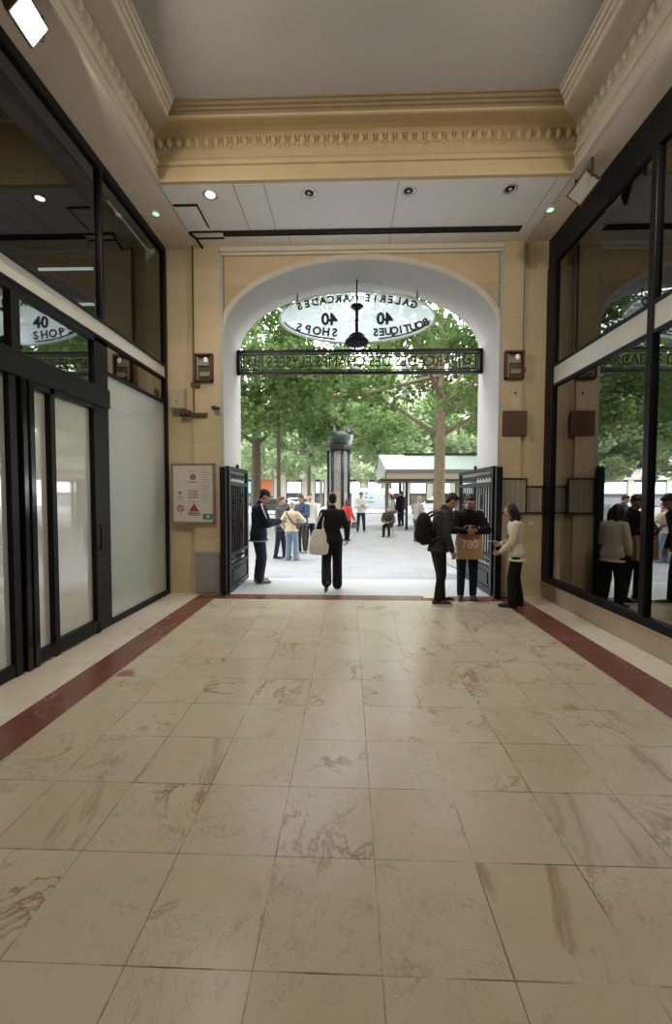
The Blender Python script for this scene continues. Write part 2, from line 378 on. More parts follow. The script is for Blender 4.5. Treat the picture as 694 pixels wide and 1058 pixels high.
struct(MB().box(-3.5, 3.5, -9.2, -9, 0, 6.6).build('wall_back', STONEP), 'unseen wall added behind the viewer to keep daylight out of the passage', 'wall')  # added end wall against daylight; the arcade itself runs on

# ------------------------------------------------------------------ front wall with the arch
CX, AW, ZS, AB = .17, 2.225, 4.33, 1.13
TH = [math.pi*i/48 for i in range(49)]
def arc(t, a=AW, b=AB): return (CX+a*math.cos(t), ZS+b*math.sin(t))
wl = MB().box(-3.2, -2.56, 6.78, 6.95, 0, 5.7).box(-2.56, -2.115, 6.72, 6.95, 0, 5.7).box(-2.56, -2.115, 6.70, 6.72, 0, .22)
wl.box(2.445, 2.76, 6.72, 6.95, 0, 5.7).box(2.76, 3.4, 6.78, 6.95, 0, 5.7)
wf = struct(wl.build('wall_front', STONE), 'tan stone piers with block courses on both sides of the archway', 'wall')
sp = MB()
for t0, t1 in zip(TH, TH[1:]):
    (x0, z0), (x1, z1) = arc(t0), arc(t1)
    sp.add([(x0,6.79,z0),(x1,6.79,z1),(x1,6.79,5.7),(x0,6.79,5.7)], [(0,1,2,3)])
sp.build('spandrel', STONEP, wf)
lb = MB().box(-2.115, 2.445, 6.73, 6.79, 5.60, 5.68).box(-2.115, 2.445, 6.755, 6.79, 5.55, 5.60)
lb.build('lintel_band', CORN, wf, bevel=.012)
av = MB()
def ring(t):
    out = []
    for dr, dy in ((0,6.80),(0,6.75),(.025,6.735),(.04,6.75),(.065,6.74),(.085,6.755),(.085,6.80)):
        x, z = arc(t, AW+dr, AB+dr); out.append((x, dy, z))
    return out
av.loft([ring(t) for t in TH]); av.build('archivolt', CORN, wf, smooth=False)
rv = MB()
pts = [(CX+AW, 0)]+[arc(t) for t in TH]+[(CX-AW, 0)]
for (x0, z0), (x1, z1) in zip(pts, pts[1:]): rv.add([(x0,6.79,z0),(x1,6.79,z1),(x1,7.78,z1),(x0,7.78,z0)], [(0,1,2,3)])
rv.box(-2.115, -2.056, 6.72, 6.80, 0, 5.56).box(2.396, 2.445, 6.72, 6.80, 0, 5.56)
struct(rv.build('wall_front.001', REVEAL), 'pale painted reveal lining the deep archway', 'arch reveal')
fc = MB()
for t0, t1 in zip(TH, TH[1:]):
    (x0, z0), (x1, z1) = arc(t0), arc(t1)
    fc.add([(x0,7.78,z0),(x1,7.78,z1),(x1,7.78,16),(x0,7.78,16)], [(0,1,2,3)])
fc.box(-26, -2.06, 6.96, 7.78, 0, 16).box(2.40, 26, 6.96, 7.78, 0, 16).box(-2.05, 2.39, 7.0, 7.7, 5.75, 16)
struct(fc.build('wall_front.002', STONEP), 'street side stone facade of the arcade building', 'wall')

# ------------------------------------------------------------------ left shop front
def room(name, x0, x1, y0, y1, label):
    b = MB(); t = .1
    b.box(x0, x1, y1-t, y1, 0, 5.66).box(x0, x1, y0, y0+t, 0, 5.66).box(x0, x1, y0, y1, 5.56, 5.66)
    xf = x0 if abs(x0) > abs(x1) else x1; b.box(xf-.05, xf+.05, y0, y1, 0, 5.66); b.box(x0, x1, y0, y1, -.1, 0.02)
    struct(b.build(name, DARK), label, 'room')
room('wall_left', -7.5, -3.32, -3, 6.72, 'dark unlit shop interior behind the left shop front')
room('wall_right', 3.42, 7.5, -3, 6.72, 'dark unlit shop interior behind the right shop window')
struct(MB().box(-3.4, -3.0, -9, -3, 0, 5.68).build('wall_left.001', STONEP), 'plain wall stretch behind the viewer on the left', 'wall')
struct(MB().box(3.15, 3.45, -9, -3, 0, 5.68).build('wall_right.001', STONEP), 'plain wall stretch behind the viewer on the right', 'wall')
f = MB()
x0, x1 = XL-.09, XL
f.box(x0, x1, -3, 6.76, 5.57, 5.68).box(x0, x1, 6.69, 6.77, 0, 5.57)
for y in (4.975, 2.85, .6, -1.7): f.box(x0, x1, y, y+.055, 3.75, 5.57)
f.box(x0, x1+.005, -3, 6.69, 3.745, 3.775).box(x0, x1+.005, -3, 6.69, 3.535, 3.57)
f.box(x0, x1, 4.80, 5.07, 0, 3.535)
f.box(x0-.02, x1+.03, -3, 5.06, 2.72, 2.95)
f.box(x0, x1, -3, 5.06, 3.47, 3.535).box(x0, x1, 3.61, 3.71, 2.95, 3.47)
f.box(x0, x1, 5.07, 6.69, 0, .075).box(x0, x1, 5.07, 6.69, 3.15, 3.19)
w1 = struct(f.build('window_1', BLACK, bevel=.006), 'tall black framed glass shop front along the left side', 'shop front')
def pane(parent, x, y0, y1, z0, z1, m, name='pane', t=.012):
    return MB().box(x-t/2, x+t/2, y0, y1, z0, z1).build(name, m, parent)
xp = XL-.045
for y0, y1 in ((5.03,6.69),(2.905,4.975),(.655,2.85),(-1.645,.6)): pane(w1, xp, y0, y1, 3.775, 5.57, GLASSL)
tag(MB().box(XL-.05, XL-.015, -3, 6.69, 3.57, 3.745).build('sign_band', BANDM, w1), 'pale blank sign band')
pane(w1, xp, 5.07, 6.69, 3.19, 3.535, GLASS)
pane(w1, xp, 3.71, 4.80, 2.95, 3.47, GLASS); pane(w1, xp, 1.0, 3.61, 2.95, 3.47, GLASS)
tag(pane(w1, xp, 5.07, 6.69, .075, 3.15, FROST, 'frosted_panel'), 'frosted pale green panel')
# doors in the left shop front
d1 = struct(MB().box(x0, x1+.01, 3.545, 3.63, 0, 2.72).box(x0, x1+.01, 2.0, 2.08, 0, 2.72).box(x0, x1, 2.08, 3.55, 0, .12).build('door_1', BLACK, bevel=.006), 'black framed glass door set in the left shop front', 'door')
tag(pane(d1, xp, 2.08, 3.545, .12, 2.72, FROST, 'door_pane'), 'frosted greenish door pane')
st = MB().box(x0, x1+.035, 3.66, 3.725, 0, 2.72).box(x0, x1+.035, 3.745, 3.815, 0, 2.72); st.build('door_post', mat('shiny_black_post', (.02,.02,.022), .12, metal=.5), d1, bevel=.01)
lf = MB().box(x0+.01, x1+.02, 4.035, 4.105, .0, 2.72).box(x0+.01, x1+.02, 4.105, 4.77, .02, .16).box(x0+.01, x1+.02, 3.815, 4.035, .02, .14).box(x0+.01, x1+.02, 3.815, 4.77, 2.66, 2.72).box(x0+.01, x1+.02, 4.735, 4.80, 0, 2.72)
lf = lf.build('door_leaf', BLACK, d1, bevel=.005)
tag(pane(lf, xp, 4.105, 4.735, .16, 2.66, FILM), 'white backed glass pane'); tag(pane(lf, xp, 3.815, 4.035, .14, 2.66, FILM), 'white backed glass pane')
hd = MB().tube([(XL+.03, 4.77, 1.0), (XL+.06, 4.77, 1.02), (XL+.06, 4.77, 1.28), (XL+.03, 4.77, 1.3)], .012); hd.build('handle', BLACK, lf, smooth=True)
MB().box(x0, x1, -3, 2.0, 0, .12).build('base_rail', BLACK, d1); tag(pane(d1, xp, -3, 2.0, .12, 2.72, FROST, 'side_panel'), 'frosted greenish panel')

# ------------------------------------------------------------------ right shop window
f = MB(); x0, x1 = XR, XR+.09
f.box(x0, x1, -3, 6.74, 5.25, 5.68).box(x0, x1, 6.60, 6.77, .27, 5.25).box(x0, x1, 6.52, 6.6, .27, 5.25)
for y in (4.43, 2.25, .05, -2.1): f.box(x0-.005, x1, y, y+.085, .27, 5.25)
f.box(x0, x1, -3, 6.52, 3.645, 3.69).box(x0, x1, -3, 6.52, 3.34, 3.385).box(x0-.01, x1, -3, 6.52, .27, .365)
w2 = struct(f.build('window_2', BLACK, bevel=.006), 'tall black framed shop window along the right side', 'shop window')
xq = XR+.045
for y0, y1 in ((4.515,6.52),(2.335,4.43),(.135,2.25),(-2.015,.05)):
    pane(w2, xq, y0, y1, 3.69, 5.25, GLASSU); pane(w2, xq, y0, y1, .365, 3.34, GLASS)
    tag(MB().box(XR+.015, XR+.06, y0, y1, 3.385, 3.645).build('sign_band', BANDM, w2), 'pale blank sign band')
struct(MB().box(XR+.02, XR+.28, -3, 6.78, 0, .262).box(XR-.005, XR+.28, -3, 6.78, .235, .27).build('baseboard_right', PLINTH, bevel=.006), 'beige stone plinth under the right shop window', 'plinth')

# ------------------------------------------------------------------ things on the front wall
t = thing('sconce', 'bronze framed wall light on the left pier above the cream box', 'wall light', (-2.37, 6.72, 3.73))
BULB = mat('bulb_white', (.8,.8,.78), .3, emit=(1,.95,.85), estr=.25)
def sconce(t):
    b = MB(); b.box(-.155, .155, -.02, 0, -.22, .22)
    b.build('back_plate', WOODC, t)
    f = MB()
    for xx in (-.15, .12): f.box(xx, xx+.03, -.07, -.0, -.22, .22)
    for zz in (-.22, .19): f.box(-.15, .15, -.07, 0, zz, zz+.03)
    f.build('frame', BRONZE, t, bevel=.004)
    MB().box(-.09, .09, -.045, -.02, .03, .13).box(-.06, .10, -.045, -.02, -.14, -.07).box(-.11, -.085, -.05, -.02, -.18, .17).build('inner_glass', mat('sconce_glass', (.30,.27,.22), .3), t)
    MB().ell((.04, -.05, .12), (.035, .02, .045)).build('bulb', BULB, t, smooth=True)
sconce(t)
t = thing('sconce', 'bronze framed wall light on the right pier above the brown plaque', 'wall light', (2.625, 6.72, 3.74)); sconce(t)
t = thing('control_box', 'cream metal control box beside the left shop front', 'box', (-2.80, 6.78, 3.23))
MB().box(-.12, .12, -.14, 0, -.17, .17).build('case', CREAMM, t, bevel=.012); MB().box(-.105, .105, -.152, -.138, -.15, .15).build('lid', CREAMM, t, bevel=.006)
MB().cap((.0,-.15,-.06), .012, (0,-.165,-.06), .012).build('lock', BROWN, t, smooth=True)
t = thing('conduit', 'thin brown conduit with elbow running down the left pier', 'conduit', (-2.54, 6.72, 3.0))
MB().tube([(0,-.02,2.68),(0,-.02,.1),(.0,-.02,.02),(-.05,-.03,-.02)], .012).build('pipe', BROWN, t, smooth=True)
MB().box(-.24, .22, -.05, 0.0, -.06, -.0).box(-.2, -.05, -.09, 0.0, -.03, .04).build('junction_bar', WOODC, t, bevel=.008)
MB().box(-.05, .1, -.035, 0, .42, .50).build('clamp', BROWN, t, bevel=.005)
t = thing('camera', 'small dark bluish camera on the left pier edge by the arch', 'camera', (-2.16, 6.72, 3.07))
MB().box(-.03, .03, -.06, 0, -.02, .05).build('mount', ALU, t, bevel=.005); MB().cap((-.04,-.09,0), .035, (.04,-.11,-.01), .03).build('housing', mat('camera_shell', (.05,.07,.09), .3), t, smooth=True)
MB().cap((.05,-.115,-.012), .02, (.068,-.12,-.014), .018).build('lens', BLACK, t, smooth=True)
# notice board
t = thing('notice_board', 'white framed notice board with red triangle on the left pier', 'notice board', (-2.56, 6.70, 1.685))
MB().box(-.345, .345, -.03, .02, -.485, .485).build('board', PAPER, t, bevel=.004)
fr = MB()
for a in ((-.355,-.325,-.49,.49),(.325,.355,-.49,.49)): fr.box(a[0],a[1],-.045,.015,a[2],a[3])
for a in ((-.355,.355,-.495,-.465),(-.355,.355,.465,.495)): fr.box(a[0],a[1],-.045,.015,a[2],a[3])
fr.build('frame', mat('frame_metal', (.36,.33,.27), .35, metal=.5), t, bevel=.004)
y = -.033
def disc(b, x, z, r0, r1=0, n=20, y=-.033, th=.003):
    if r1 == 0: b.prism([(r0*math.cos(2*math.pi*k/n), r0*math.sin(2*math.pi*k/n)) for k in range(n)], lambda u, v: (x+u, y, z+v), lambda u, v: (x+u, y+th, z+v))
    else:
        for k in range(n):
            a, c = 2*math.pi*k/n, 2*math.pi*(k+1)/n
            b.add([(x+r*math.cos(q), y, z+r*math.sin(q)) for r, q in ((r1,a),(r0,a),(r0,c),(r1,c))], [(0,1,2,3)])
    return b
ik = MB(); disc(ik, .0, .27, .052)
for i in range(4):
    for j in range(3): ik.box(-.075+i*.042, -.05+i*.042, y, y+.003, .02-j*.05, .05-j*.05)
for k in range(13): ik.box(.13, .13+(.16 if k % 3 else .1), y, y+.003, .37-k*.037, .376-k*.037)
for z in (.36, .19, .175, -.14): ik.box(-.07, .09, y, y+.003, z, z+.007)
disc(ik, -.22, .01, .025)
for z in (-.06, -.09): ik.box(-.28, -.16, y, y+.003, z, z+.006)
ik.build('printed_lines', INK, t)
rd = MB().prism([(-.085,-.30),(.085,-.30),(0,-.16)], lambda u, v: (.015+u, y, v), lambda u, v: (.015+u, y+.003, v)); rd.build('warning_triangle', REDI, t)
tx = MB().box(-.09, .12, y, y+.003, -.345, -.315).box(-.08, .11, y, y+.003, -.37, -.357); tx.build('caption_bar', INK, t)
rr = MB(); disc(rr, -.21, -.25, .055, .037); rr.add([(-.245,-.0335,-.22),(-.235,-.0335,-.21),(-.175,-.0335,-.28),(-.185,-.0335,-.29)], [(0,1,2,3)]); rr.build('prohibition_ring', REDI, t)
MB().box(.16, .32, y, y+.003, -.43, -.335).build('green_sign', GRNI, t); MB().box(.225, .265, y-.002, y, -.405, -.36).build('white_mark', PAPER, t)
t = thing('cover_panel', 'flat grey metal cover panel low on the left pier beside the gate', 'panel', (-2.335, 6.70, .37))
MB().box(-.21, .2, -.015, .005, -.34, .34).build('sheet', GREYM, t, bevel=.004)
sc = MB()
for xx in (-.19, .18):
    for zz in (-.32, .32): sc.ell((xx, -.016, zz), (.008, .005, .008), 8, 6)
sc.each('screw', ALU, t)
# right pier
t = thing('plaque', 'square dark brown plaque on the right pier below the bronze light', 'plaque', (2.655, 6.72, 2.82))
MB().box(-.195, .195, -.025, .0, -.2, .2).build('plate', BROWN, t, bevel=.006)
q = MB()
for xx in (-.07, -.02, .03): q.box(xx, xx+.022, -.03, -.024, -.11, .1)
q.box(-.17, .17, -.029, -.024, .15, .158).box(-.17, .17, -.029, -.024, -.158, -.15); q.build('raised_marks', WOODC, t)
t = thing('sticker', 'small pale sticker on the right pier between plaque and bronze light', 'sticker', (2.66, 6.718, 3.15))
MB().box(-.055, .055, -.004, 0, -.09, .08).build('paper', mat('pale_sticker', (.62,.56,.42), .6), t); MB().ell((0,-.006,.15), (.02,.012,.02)).build('screw_head', BROWN, t, smooth=True)
t = thing('conduit', 'pale vertical conduit above the right pier light', 'conduit', (2.80, 6.78, 4.6))
MB().tube([(0,-.02,1.06),(0,-.02,-.9)], .016).build('pipe', CORN, t, smooth=True); MB().box(-.03, .03, -.045, 0, -.96, -.88).build('end_cap', BROWN, t, bevel=.005)
def rules_board(label, cx, cz, wx, wz, colsn, seed, yy):
    t = thing('notice_board', label, 'notice board', (cx, yy, cz)); rnd = random.Random(seed)
    MB().box(-wx/2, wx/2, -.02, .01, -wz/2, wz/2).build('board', mat('aged_paper', (.44,.39,.30), .5, coat=.4), t)
    fr = MB(); e = .014
    fr.box(-wx/2-e, -wx/2+e, -.032, .0, -wz/2-e, wz/2+e).box(wx/2-e, wx/2+e, -.032, .0, -wz/2-e, wz/2+e).box(-wx/2, wx/2, -.032, 0, wz/2-e, wz/2+e).box(-wx/2, wx/2, -.032, 0, -wz/2-e, -wz/2+e)
    fr.build('frame', BRONZE, t, bevel=.003)
    ln = MB(); cw = (wx-.06)/colsn
    for c in range(colsn):
        z = wz/2-.04
        while z > -wz/2+.04:
            a = -wx/2+.035+c*cw; ln.box(a, a+cw*rnd.uniform(.45,.85), -.023, -.02, z, z+.008); z -= .022
    ln.build('printed_lines', INK, t); return t
rules_board('larger framed notice with columns of print beside the right gate', 2.655, 1.655, .40, .55, 4, 3, 6.72)
t = rules_board('smaller framed notice next to the right shop window', 3.0, 1.595, .29, .42, 2, 5, 6.78)
t = thing('socket', 'small round white socket low on the right pier behind the woman', 'socket', (2.98, 6.78, 1.2))
MB().lathe([(.0,0),(.04,0),(.04,.012),(.03,.02),(.0,.02)], n=16).build('face', PAPER, t); 
for o in t.children: o.rotation_euler = (R(90), 0, 0)

# ------------------------------------------------------------------ soffit fittings
t = thing('shutter_slot', 'long black shutter slot across the white soffit', 'slot', (.3, 6.405, 5.68))
MB().box(-2.25, 2.27, -.05, .05, -.012, .0).build('slot', BLACK, t); MB().box(-2.25, 2.27, -.058, -.05, -.018, 0).box(-2.25, 2.27, .05, .058, -.018, 0).build('rim', BLACK, t)
t = thing('access_hatch', 'white access hatch with open black gaps in the soffit corner above the notice board', 'hatch', (-2.28, 6.1, 5.68))
MB().box(-.165, .155, -.30, .22, -.008, 0).build('hatch_panel', WHITEP, t)
MB().box(-.17, .17, -.335, -.30, -.012, 0).box(.15, .172, -.31, .16, -.012, 0).box(-.17, .34, .24, .275, -.012, 0).build('gap', BLACK, t)
MB().box(-.13, .32, .40, .43, -.012, 0).tube([(-.17,.25,-.02),(-.12,.40,-.02),(-.10,.62,-.03)], .018).build('cable', BLACK, t)
def downlight(x, y, label, lit):
    t = thing('spotlight', label, 'spotlight', (x, y, 5.68), group='recessed spotlights in the white soffit')
    MB().lathe([(.062,.0),(.095,.0),(.10,-.006),(.092,-.014),(.068,-.010),(.060,.0)], n=24).build('rim', ALU, t, smooth=True)
    MB().lathe([(0,-.002),(.058,-.002),(.058,-.004),(0,-.004)], n=20).build('well', BLACK if not lit else SPOTW, t)
    MB().ell((0,0,-.008), (.042 if lit else .025,.042 if lit else .025,.014)).build('bulb', SPOTW if lit else mat('unlit_bulb', (.5,.5,.5), .2), t, smooth=True)
    if lit:
        l = bpy.data.lights.new('spot_beam', 'SPOT'); l.energy = 60; l.spot_size = R(110); l.spot_blend = .8; l.shadow_soft_size = .05; l.color = (1,.93,.8)
        lo = bpy.data.objects.new('spot_beam', l); C.objects.link(lo); lo.parent = t; lo.location = (0, 0, -.05)
downlight(-1.87, 5.6, 'lit recessed spotlight at the left end of the white soffit', True)
downlight(-.545, 5.6, 'unlit recessed spotlight, second from the left in the white soffit', False)
downlight(.774, 5.6, 'unlit recessed spotlight, third from the left in the white soffit', False)
downlight(2.10, 5.6, 'unlit recessed spotlight at the right end of the white soffit', False)
for x, y, lb in ((-2.77, 5.93, 'small greenish glowing lamp under the left beam'), (2.81, 6.0, 'small greenish glowing lamp under the right beam')):
    t = thing('indicator_lamp', lb, 'lamp', (x, y, 5.68))
    MB().lathe([(.05,0),(.07,0),(.07,-.012),(.05,-.016)], n=20).build('rim', SOFFST, t); MB().ell((0,0,-.01), (.05,.05,.02)).build('lens', GREENL, t, smooth=True)
def flood(loc, aim, label, lit, energy, group=None):
    t = thing('floodlight', label, 'floodlight', loc)
    z = Vector(aim).normalized(); x = Vector((0,1,0)); y = z.cross(x).normalized(); x = y.cross(z)
    M = Matrix((x, y, z)).transposed().to_4x4()
    def put(b, n, m, **k):
        b.v = [tuple(M@Vector(p)) for p in b.v]; return b.build(n, m, t, **k)
    put(MB().loft([[(-.11,-.07,-.10),(.11,-.07,-.10),(.11,.07,-.10),(-.11,.07,-.10)],[(-.16,-.11,0),(.16,-.11,0),(.16,.11,0),(-.16,.11,0)],[(-.16,-.11,.03),(.16,-.11,.03),(.16,.11,.03),(-.16,.11,.03)]]), 'housing', mat('flood_housing', (.12,.10,.08), .4, metal=.6), bevel=.006)
    put(MB().box(-.14, .14, -.09, .09, .028, .036), 'lamp_glass', LAMPW if lit else mat('flood_glass', (.45,.42,.38), .15, spec=.8))
    fin = MB()
    for k in range(5): fin.box(-.10+k*.045, -.09+k*.045, -.06, .06, -.13, -.10)
    put(fin, 'cooling_fins', BRONZE)
    up = 5.68-loc[2]
    MB().bar((0,.175,0), (0,.175,up), .03, .012).bar((0,-.175,0), (0,-.175,up), .03, .012).each('bracket', BRONZE, t)
    if lit:
        l = bpy.data.lights.new('flood_beam', 'AREA'); l.shape = 'RECTANGLE'; l.size = .28; l.size_y = .18; l.energy = energy; l.color = (1,.90,.76)
        lo = bpy.data.objects.new('flood_beam', l); C.objects.link(lo); lo.parent = t
        lo.matrix_local = Matrix.Translation(z*.05) @ (M @ Matrix.Rotation(math.pi, 4, 'X'))
flood((-2.60, 3.36, 5.48), (.70, .20, -.66), 'glowing floodlight under the left beam at the top left corner', True, FLOOD)
flood((2.88, 5.3, 5.46), (-.5, -.5, -.7), 'unlit floodlight on a bracket under the right beam', False, 0)
flood((2.92, 3.0, 5.48), (-.70, .20, -.66), 'lit floodlight under the right beam just outside the photo', True, FLOOD)
flood((-2.60, -1.0, 5.48), (.8, .1, -.5), 'added unseen fill floodlight under the left beam behind the viewer', True, FLOOD*.06)  # this and the next: unseen lamps added to fill the passage with light
flood((2.92, -1.0, 5.48), (-.8, .1, -.5), 'added unseen fill floodlight under the right beam behind the viewer', True, FLOOD*.06)
for i, (p, q, lb) in enumerate(((at(40,279,6.0), at(96,277,6.0), 'thin white tube lamp inside the left shop, upper one'), (at(70,315,6.3), at(97,314,6.3), 'thin white tube lamp inside the left shop, lower one'))):
    t = thing('tube_lamp', lb, 'lamp', (p+q)/2)
    d = (q-p)/2; d.y = 0; d.z = 0
    MB().bar(-d, d, .03, .03).build('tube', STRIP, t); MB().bar(-d*1.03+Vector((0,0,.035)), d*1.03+Vector((0,0,.035)), .06, .035).build('fitting', DARK, t)
    MB().bar(-d*.8+Vector((0,0,.04)), -d*.8+Vector((0,0,5.56-t.location.z)), .01, .01).bar(d*.8+Vector((0,0,.04)), d*.8+Vector((0,0,5.56-t.location.z)), .01, .01).each('hanger', DARK, t)
# ------------------------------------------------------------------ archway ironwork and sign
def gate(label, hinge, side, L):
    # leaf folded back through the archway: length runs along +Y, thickness along X
    t = thing('iron_gate', label, 'gate', (hinge[0], hinge[1], 0)); H = 2.14; th = .07
    f = MB()
    f.box(0, th, 0, .09, .02, H).box(0, th, L-.09, L, .02, H).box(0, th, .09, L-.09, H-.07, H).box(0, th, .09, L-.09, H-.32, H-.25).box(0, th, .09, L-.09, .62, .68).box(0, th, .09, L-.09, .42, .47).box(0, th, .09, L-.09, .03, .12)
    f.build('frame', IRON, t, bevel=.006)
    MB().box(.02, th-.02, .09, L-.09, .12, .42).box(.005, th-.005, .2, L-.2, .17, .37).build('kick_panel', IRON, t, bevel=.008)
    n = max(6, int(L/.13))
    for k in range(1, n):
        y = .09+(L-.18)*k/n
        MB().bar((th/2, y, .66), (th/2, y, H-.3), .022, .022, (0,1,0)).build('bar', IRON, t)
    sc = MB(); m = int(L/.16)
    for k in range(m):
        y = .09+(L-.18)*(k+.5)/m
        for z, r in ((H-.16, .07), (.545, .06)):
            sc.tube([(th/2, y+r*(1-a/14)*math.cos(a*.75), z+r*(1-a/14)*math.sin(a*.75)) for a in range(12)], .008, 6)
    sc.each('scrollwork', IRON, t)
    o = MB()
    for y in (L*.32, L*.68):
        for z in (1.1, 1.55): o.ell((th/2, y, z), (.03, .035, .075), 10, 8).ell((th/2, y, z+.1), (.02,.02,.03), 8, 6).ell((th/2, y, z-.1), (.02,.02,.03), 8, 6)
    o.each('rosette', IRON, t, smooth=True)
    MB().box(th*.5-.05-(.045 if side < 0 else -.045), th*.5+.05-(.045 if side < 0 else -.045), -.10, -.01, 0, H-.02).build('hinge_post', IRON, t, bevel=.01)
    MB().ell((th/2, L*.5, H+.03), (.03,.04,.05), 10, 8).build('finial', IRON, t, smooth=True)
gate('open black iron gate leaf on the left of the archway', (-2.045, 6.72), -1, 1.3)
gate('open black iron gate leaf on the right behind the man with the paper bag', (2.315, 6.70), 1, 2.05)
# grille with mirrored letters
YG = 7.55; zb, zt = 3.86, 4.30
t = thing('name_grille', 'black iron grille bar with mirrored letters spanning the archway', 'grille', (CX, YG, zb))
W2 = AW-.005; h = zt-zb
f = MB().box(-W2, W2, -.03, .03, h-.05, h).box(-W2, W2, -.03, .03, 0, .05).box(-W2, W2, -.015, .015, h-.085, h-.07).box(-W2, W2, -.015, .015, .07, .085)
f.box(-W2, -W2+.05, -.03, .03, 0, h).box(W2-.05, W2, -.03, .03, 0, h).box(-W2+.46, -W2+.48, -.02, .02, .05, h-.05).box(W2-.48, W2-.46, -.02, .02, .05, h-.05)
f.build('rail', IRON, t)
for sgn in (-1, 1):
    k = MB(); x0 = W2-.44; s = .26; b = .09
    path = [(0,0),(s,0),(s,s),(.05,s),(.05,.09),(s-.09,.09),(s-.09,s-.09),(.13,s-.09),(.13,.16)]
    P = [(sgn*(x0+.06+u), 0, b+v) for u, v in path]
    for a, c in zip(P, P[1:]): k.bar(a, c, .026, .026, (0,1,0))
    k.box(sgn*(x0+.02), sgn*(x0+.04), -.013, .013, .06, h-.06).box(sgn*(x0+.355), sgn*(x0+.375), -.013, .013, .06, h-.06)
    k.each('greek_key', IRON, t)
tx = MB(); MT = Matrix.Translation((0, 0, h/2)) @ Matrix.Rotation(math.pi, 4, 'Z') @ Matrix.Rotation(R(90), 4, 'X') @ Matrix.Diagonal((1.0, 1, 1, 1))
tx.text('ARCADES DES CHAMPS ELYSEES', .235, MT, .012); 
xs = [p[0] for p in tx.v]; sc = (2*W2-1.1)/(max(xs)-min(xs)); tx.v = [(p[0]*sc, p[1], (p[2]-h/2)*1.15+h/2) for p in tx.v]
tx.build('letters', IRON, t)
# oval sign
ov = thing('oval_sign', 'translucent oval sign with mirrored lettering hanging in the arch', 'sign', (.135, YG, 4.875))
OA, OB = 1.40, .455
SIGNM = mat('opal_sign_glass', (.62,.74,.84), .35)
g = NT(SIGNM); tr = g.n('ShaderNodeBsdfTranslucent'); tr.inputs[0].default_value = (.86,.93,.98,1); tp = g.n('ShaderNodeBsdfTransparent'); tp.inputs[0].default_value = (.9,.95,.98,1)
m1 = g.n('ShaderNodeMixShader'); m1.inputs[0].default_value = .75; m2 = g.n('ShaderNodeMixShader'); m2.inputs[0].default_value = .30
g.l(g.b.outputs[0], m1.inputs[1]); g.l(tr.outputs[0], m1.inputs[2]); g.l(m1.outputs[0], m2.inputs[1]); g.l(tp.outputs[0], m2.inputs[2])
g.l(m2.outputs[0], [n for n in g.nt.nodes if n.type == 'OUTPUT_MATERIAL'][0].inputs[0])
EL = [(OA*math.cos(2*math.pi*k/72), OB*math.sin(2*math.pi*k/72)) for k in range(72)]
MB().add([(u, 0, v) for u, v in EL], [tuple(range(72))]).build('panel', SIGNM, ov)
rim = MB(); rim.tube([(u, 0, v) for u, v in EL]+[(EL[0][0], 0, EL[0][1])], .018, 8, False); rim.build('rim', mat('sign_rim', (.72,.80,.84), .4), ov, smooth=True)
NAVY = mat('navy_lettering', (.012,.016,.03), .5)
ln = MB()
for a0, a1 in ((190, 253), (287, 350)):
    P = [((OA-.07)*math.cos(R(a)), 0, (OB-.055)*math.sin(R(a))) for a in np.linspace(a0, a1, 22)]
    for a, c in zip(P, P[1:]): ln.bar(a, c, .02, .02, (0,1,0))
ln.each('underline', NAVY, ov)
def arctext(b, s, u0, u1, ra, rb, size, sgn, bold=.006):
    # letters stand along an ellipse and read properly from the street (u grows to the street reader's right)
    for i, ch in enumerate(s):
        u = u0+(u1-u0)*i/(len(s)-1); q = math.sqrt(1-(u/ra)**2)
        M = Matrix.Rotation(math.pi, 4, 'Z') @ Matrix.Translation((u, 0, sgn*rb*q)) @ Matrix.Rotation(R(90), 4, 'X') @ Matrix.Rotation(math.atan(-sgn*rb*u/(ra*ra*q)), 4, 'Z')
        b.text(ch, size, M, .012, bold=bold)
tx = MB(); arctext(tx, 'GALERIE', -1.02, -.19, 1.30, .34, .175, 1); arctext(tx, 'DES', -.09, .08, 1.3, .335, .10, 1, .003); arctext(tx, 'ARCADES', .19, 1.04, 1.30, .34, .175, 1)
arctext(tx, 'BOUTIQUES', -1.24, -.34, 1.33, .285, .185, -1); arctext(tx, 'SHOPS', .40, 1.05, 1.30, .285, .20, -1)
for u in (-.50, .50): tx.text('40', .29, Matrix.Rotation(math.pi, 4, 'Z') @ Matrix.Translation((u, 0, -.035)) @ Matrix.Rotation(R(90), 4, 'X'), .014, bold=.01)
tx.build('lettering', NAVY, ov)
hg = MB()
for x, zz in ((-1.08, .31), (1.08, .31)):
    zt_ = ZS+AB*math.sqrt(max(0, 1-((x+.135-CX)/AW)**2))-4.875
    hg.tube([(x, 0, zz), (x, 0, zt_)], .012, 6)
hg.each('hanger', IRON, ov)
pl = thing('pendant_lamp', 'black pendant lamp with dome shade hanging before the oval sign', 'lamp', (.13, YG-.16, 4.33))
MB().lathe([(0,0),(.17,0.0),(.205,.02),(.215,.05),(.20,.08),(.16,.10),(.145,.15),(.11,.185),(.05,.205),(.0,.21)], n=24).build('shade', BLACK, pl, smooth=True)
MB().tube([(0,0,.2),(0,0,.66)], .028, 8).ell((0,0,.42), (.036,.036,.04)).build('stem', BLACK, pl, smooth=True)
MB().lathe([(.0,.60),(.03,.60),(.09,.645),(.115,.66),(.115,.68),(.0,.68)], n=20).build('collar', BLACK, pl, smooth=True)
MB().tube([(0,0,.66),(0,0,1.13)], .012, 6).build('rod', BLACK, pl)

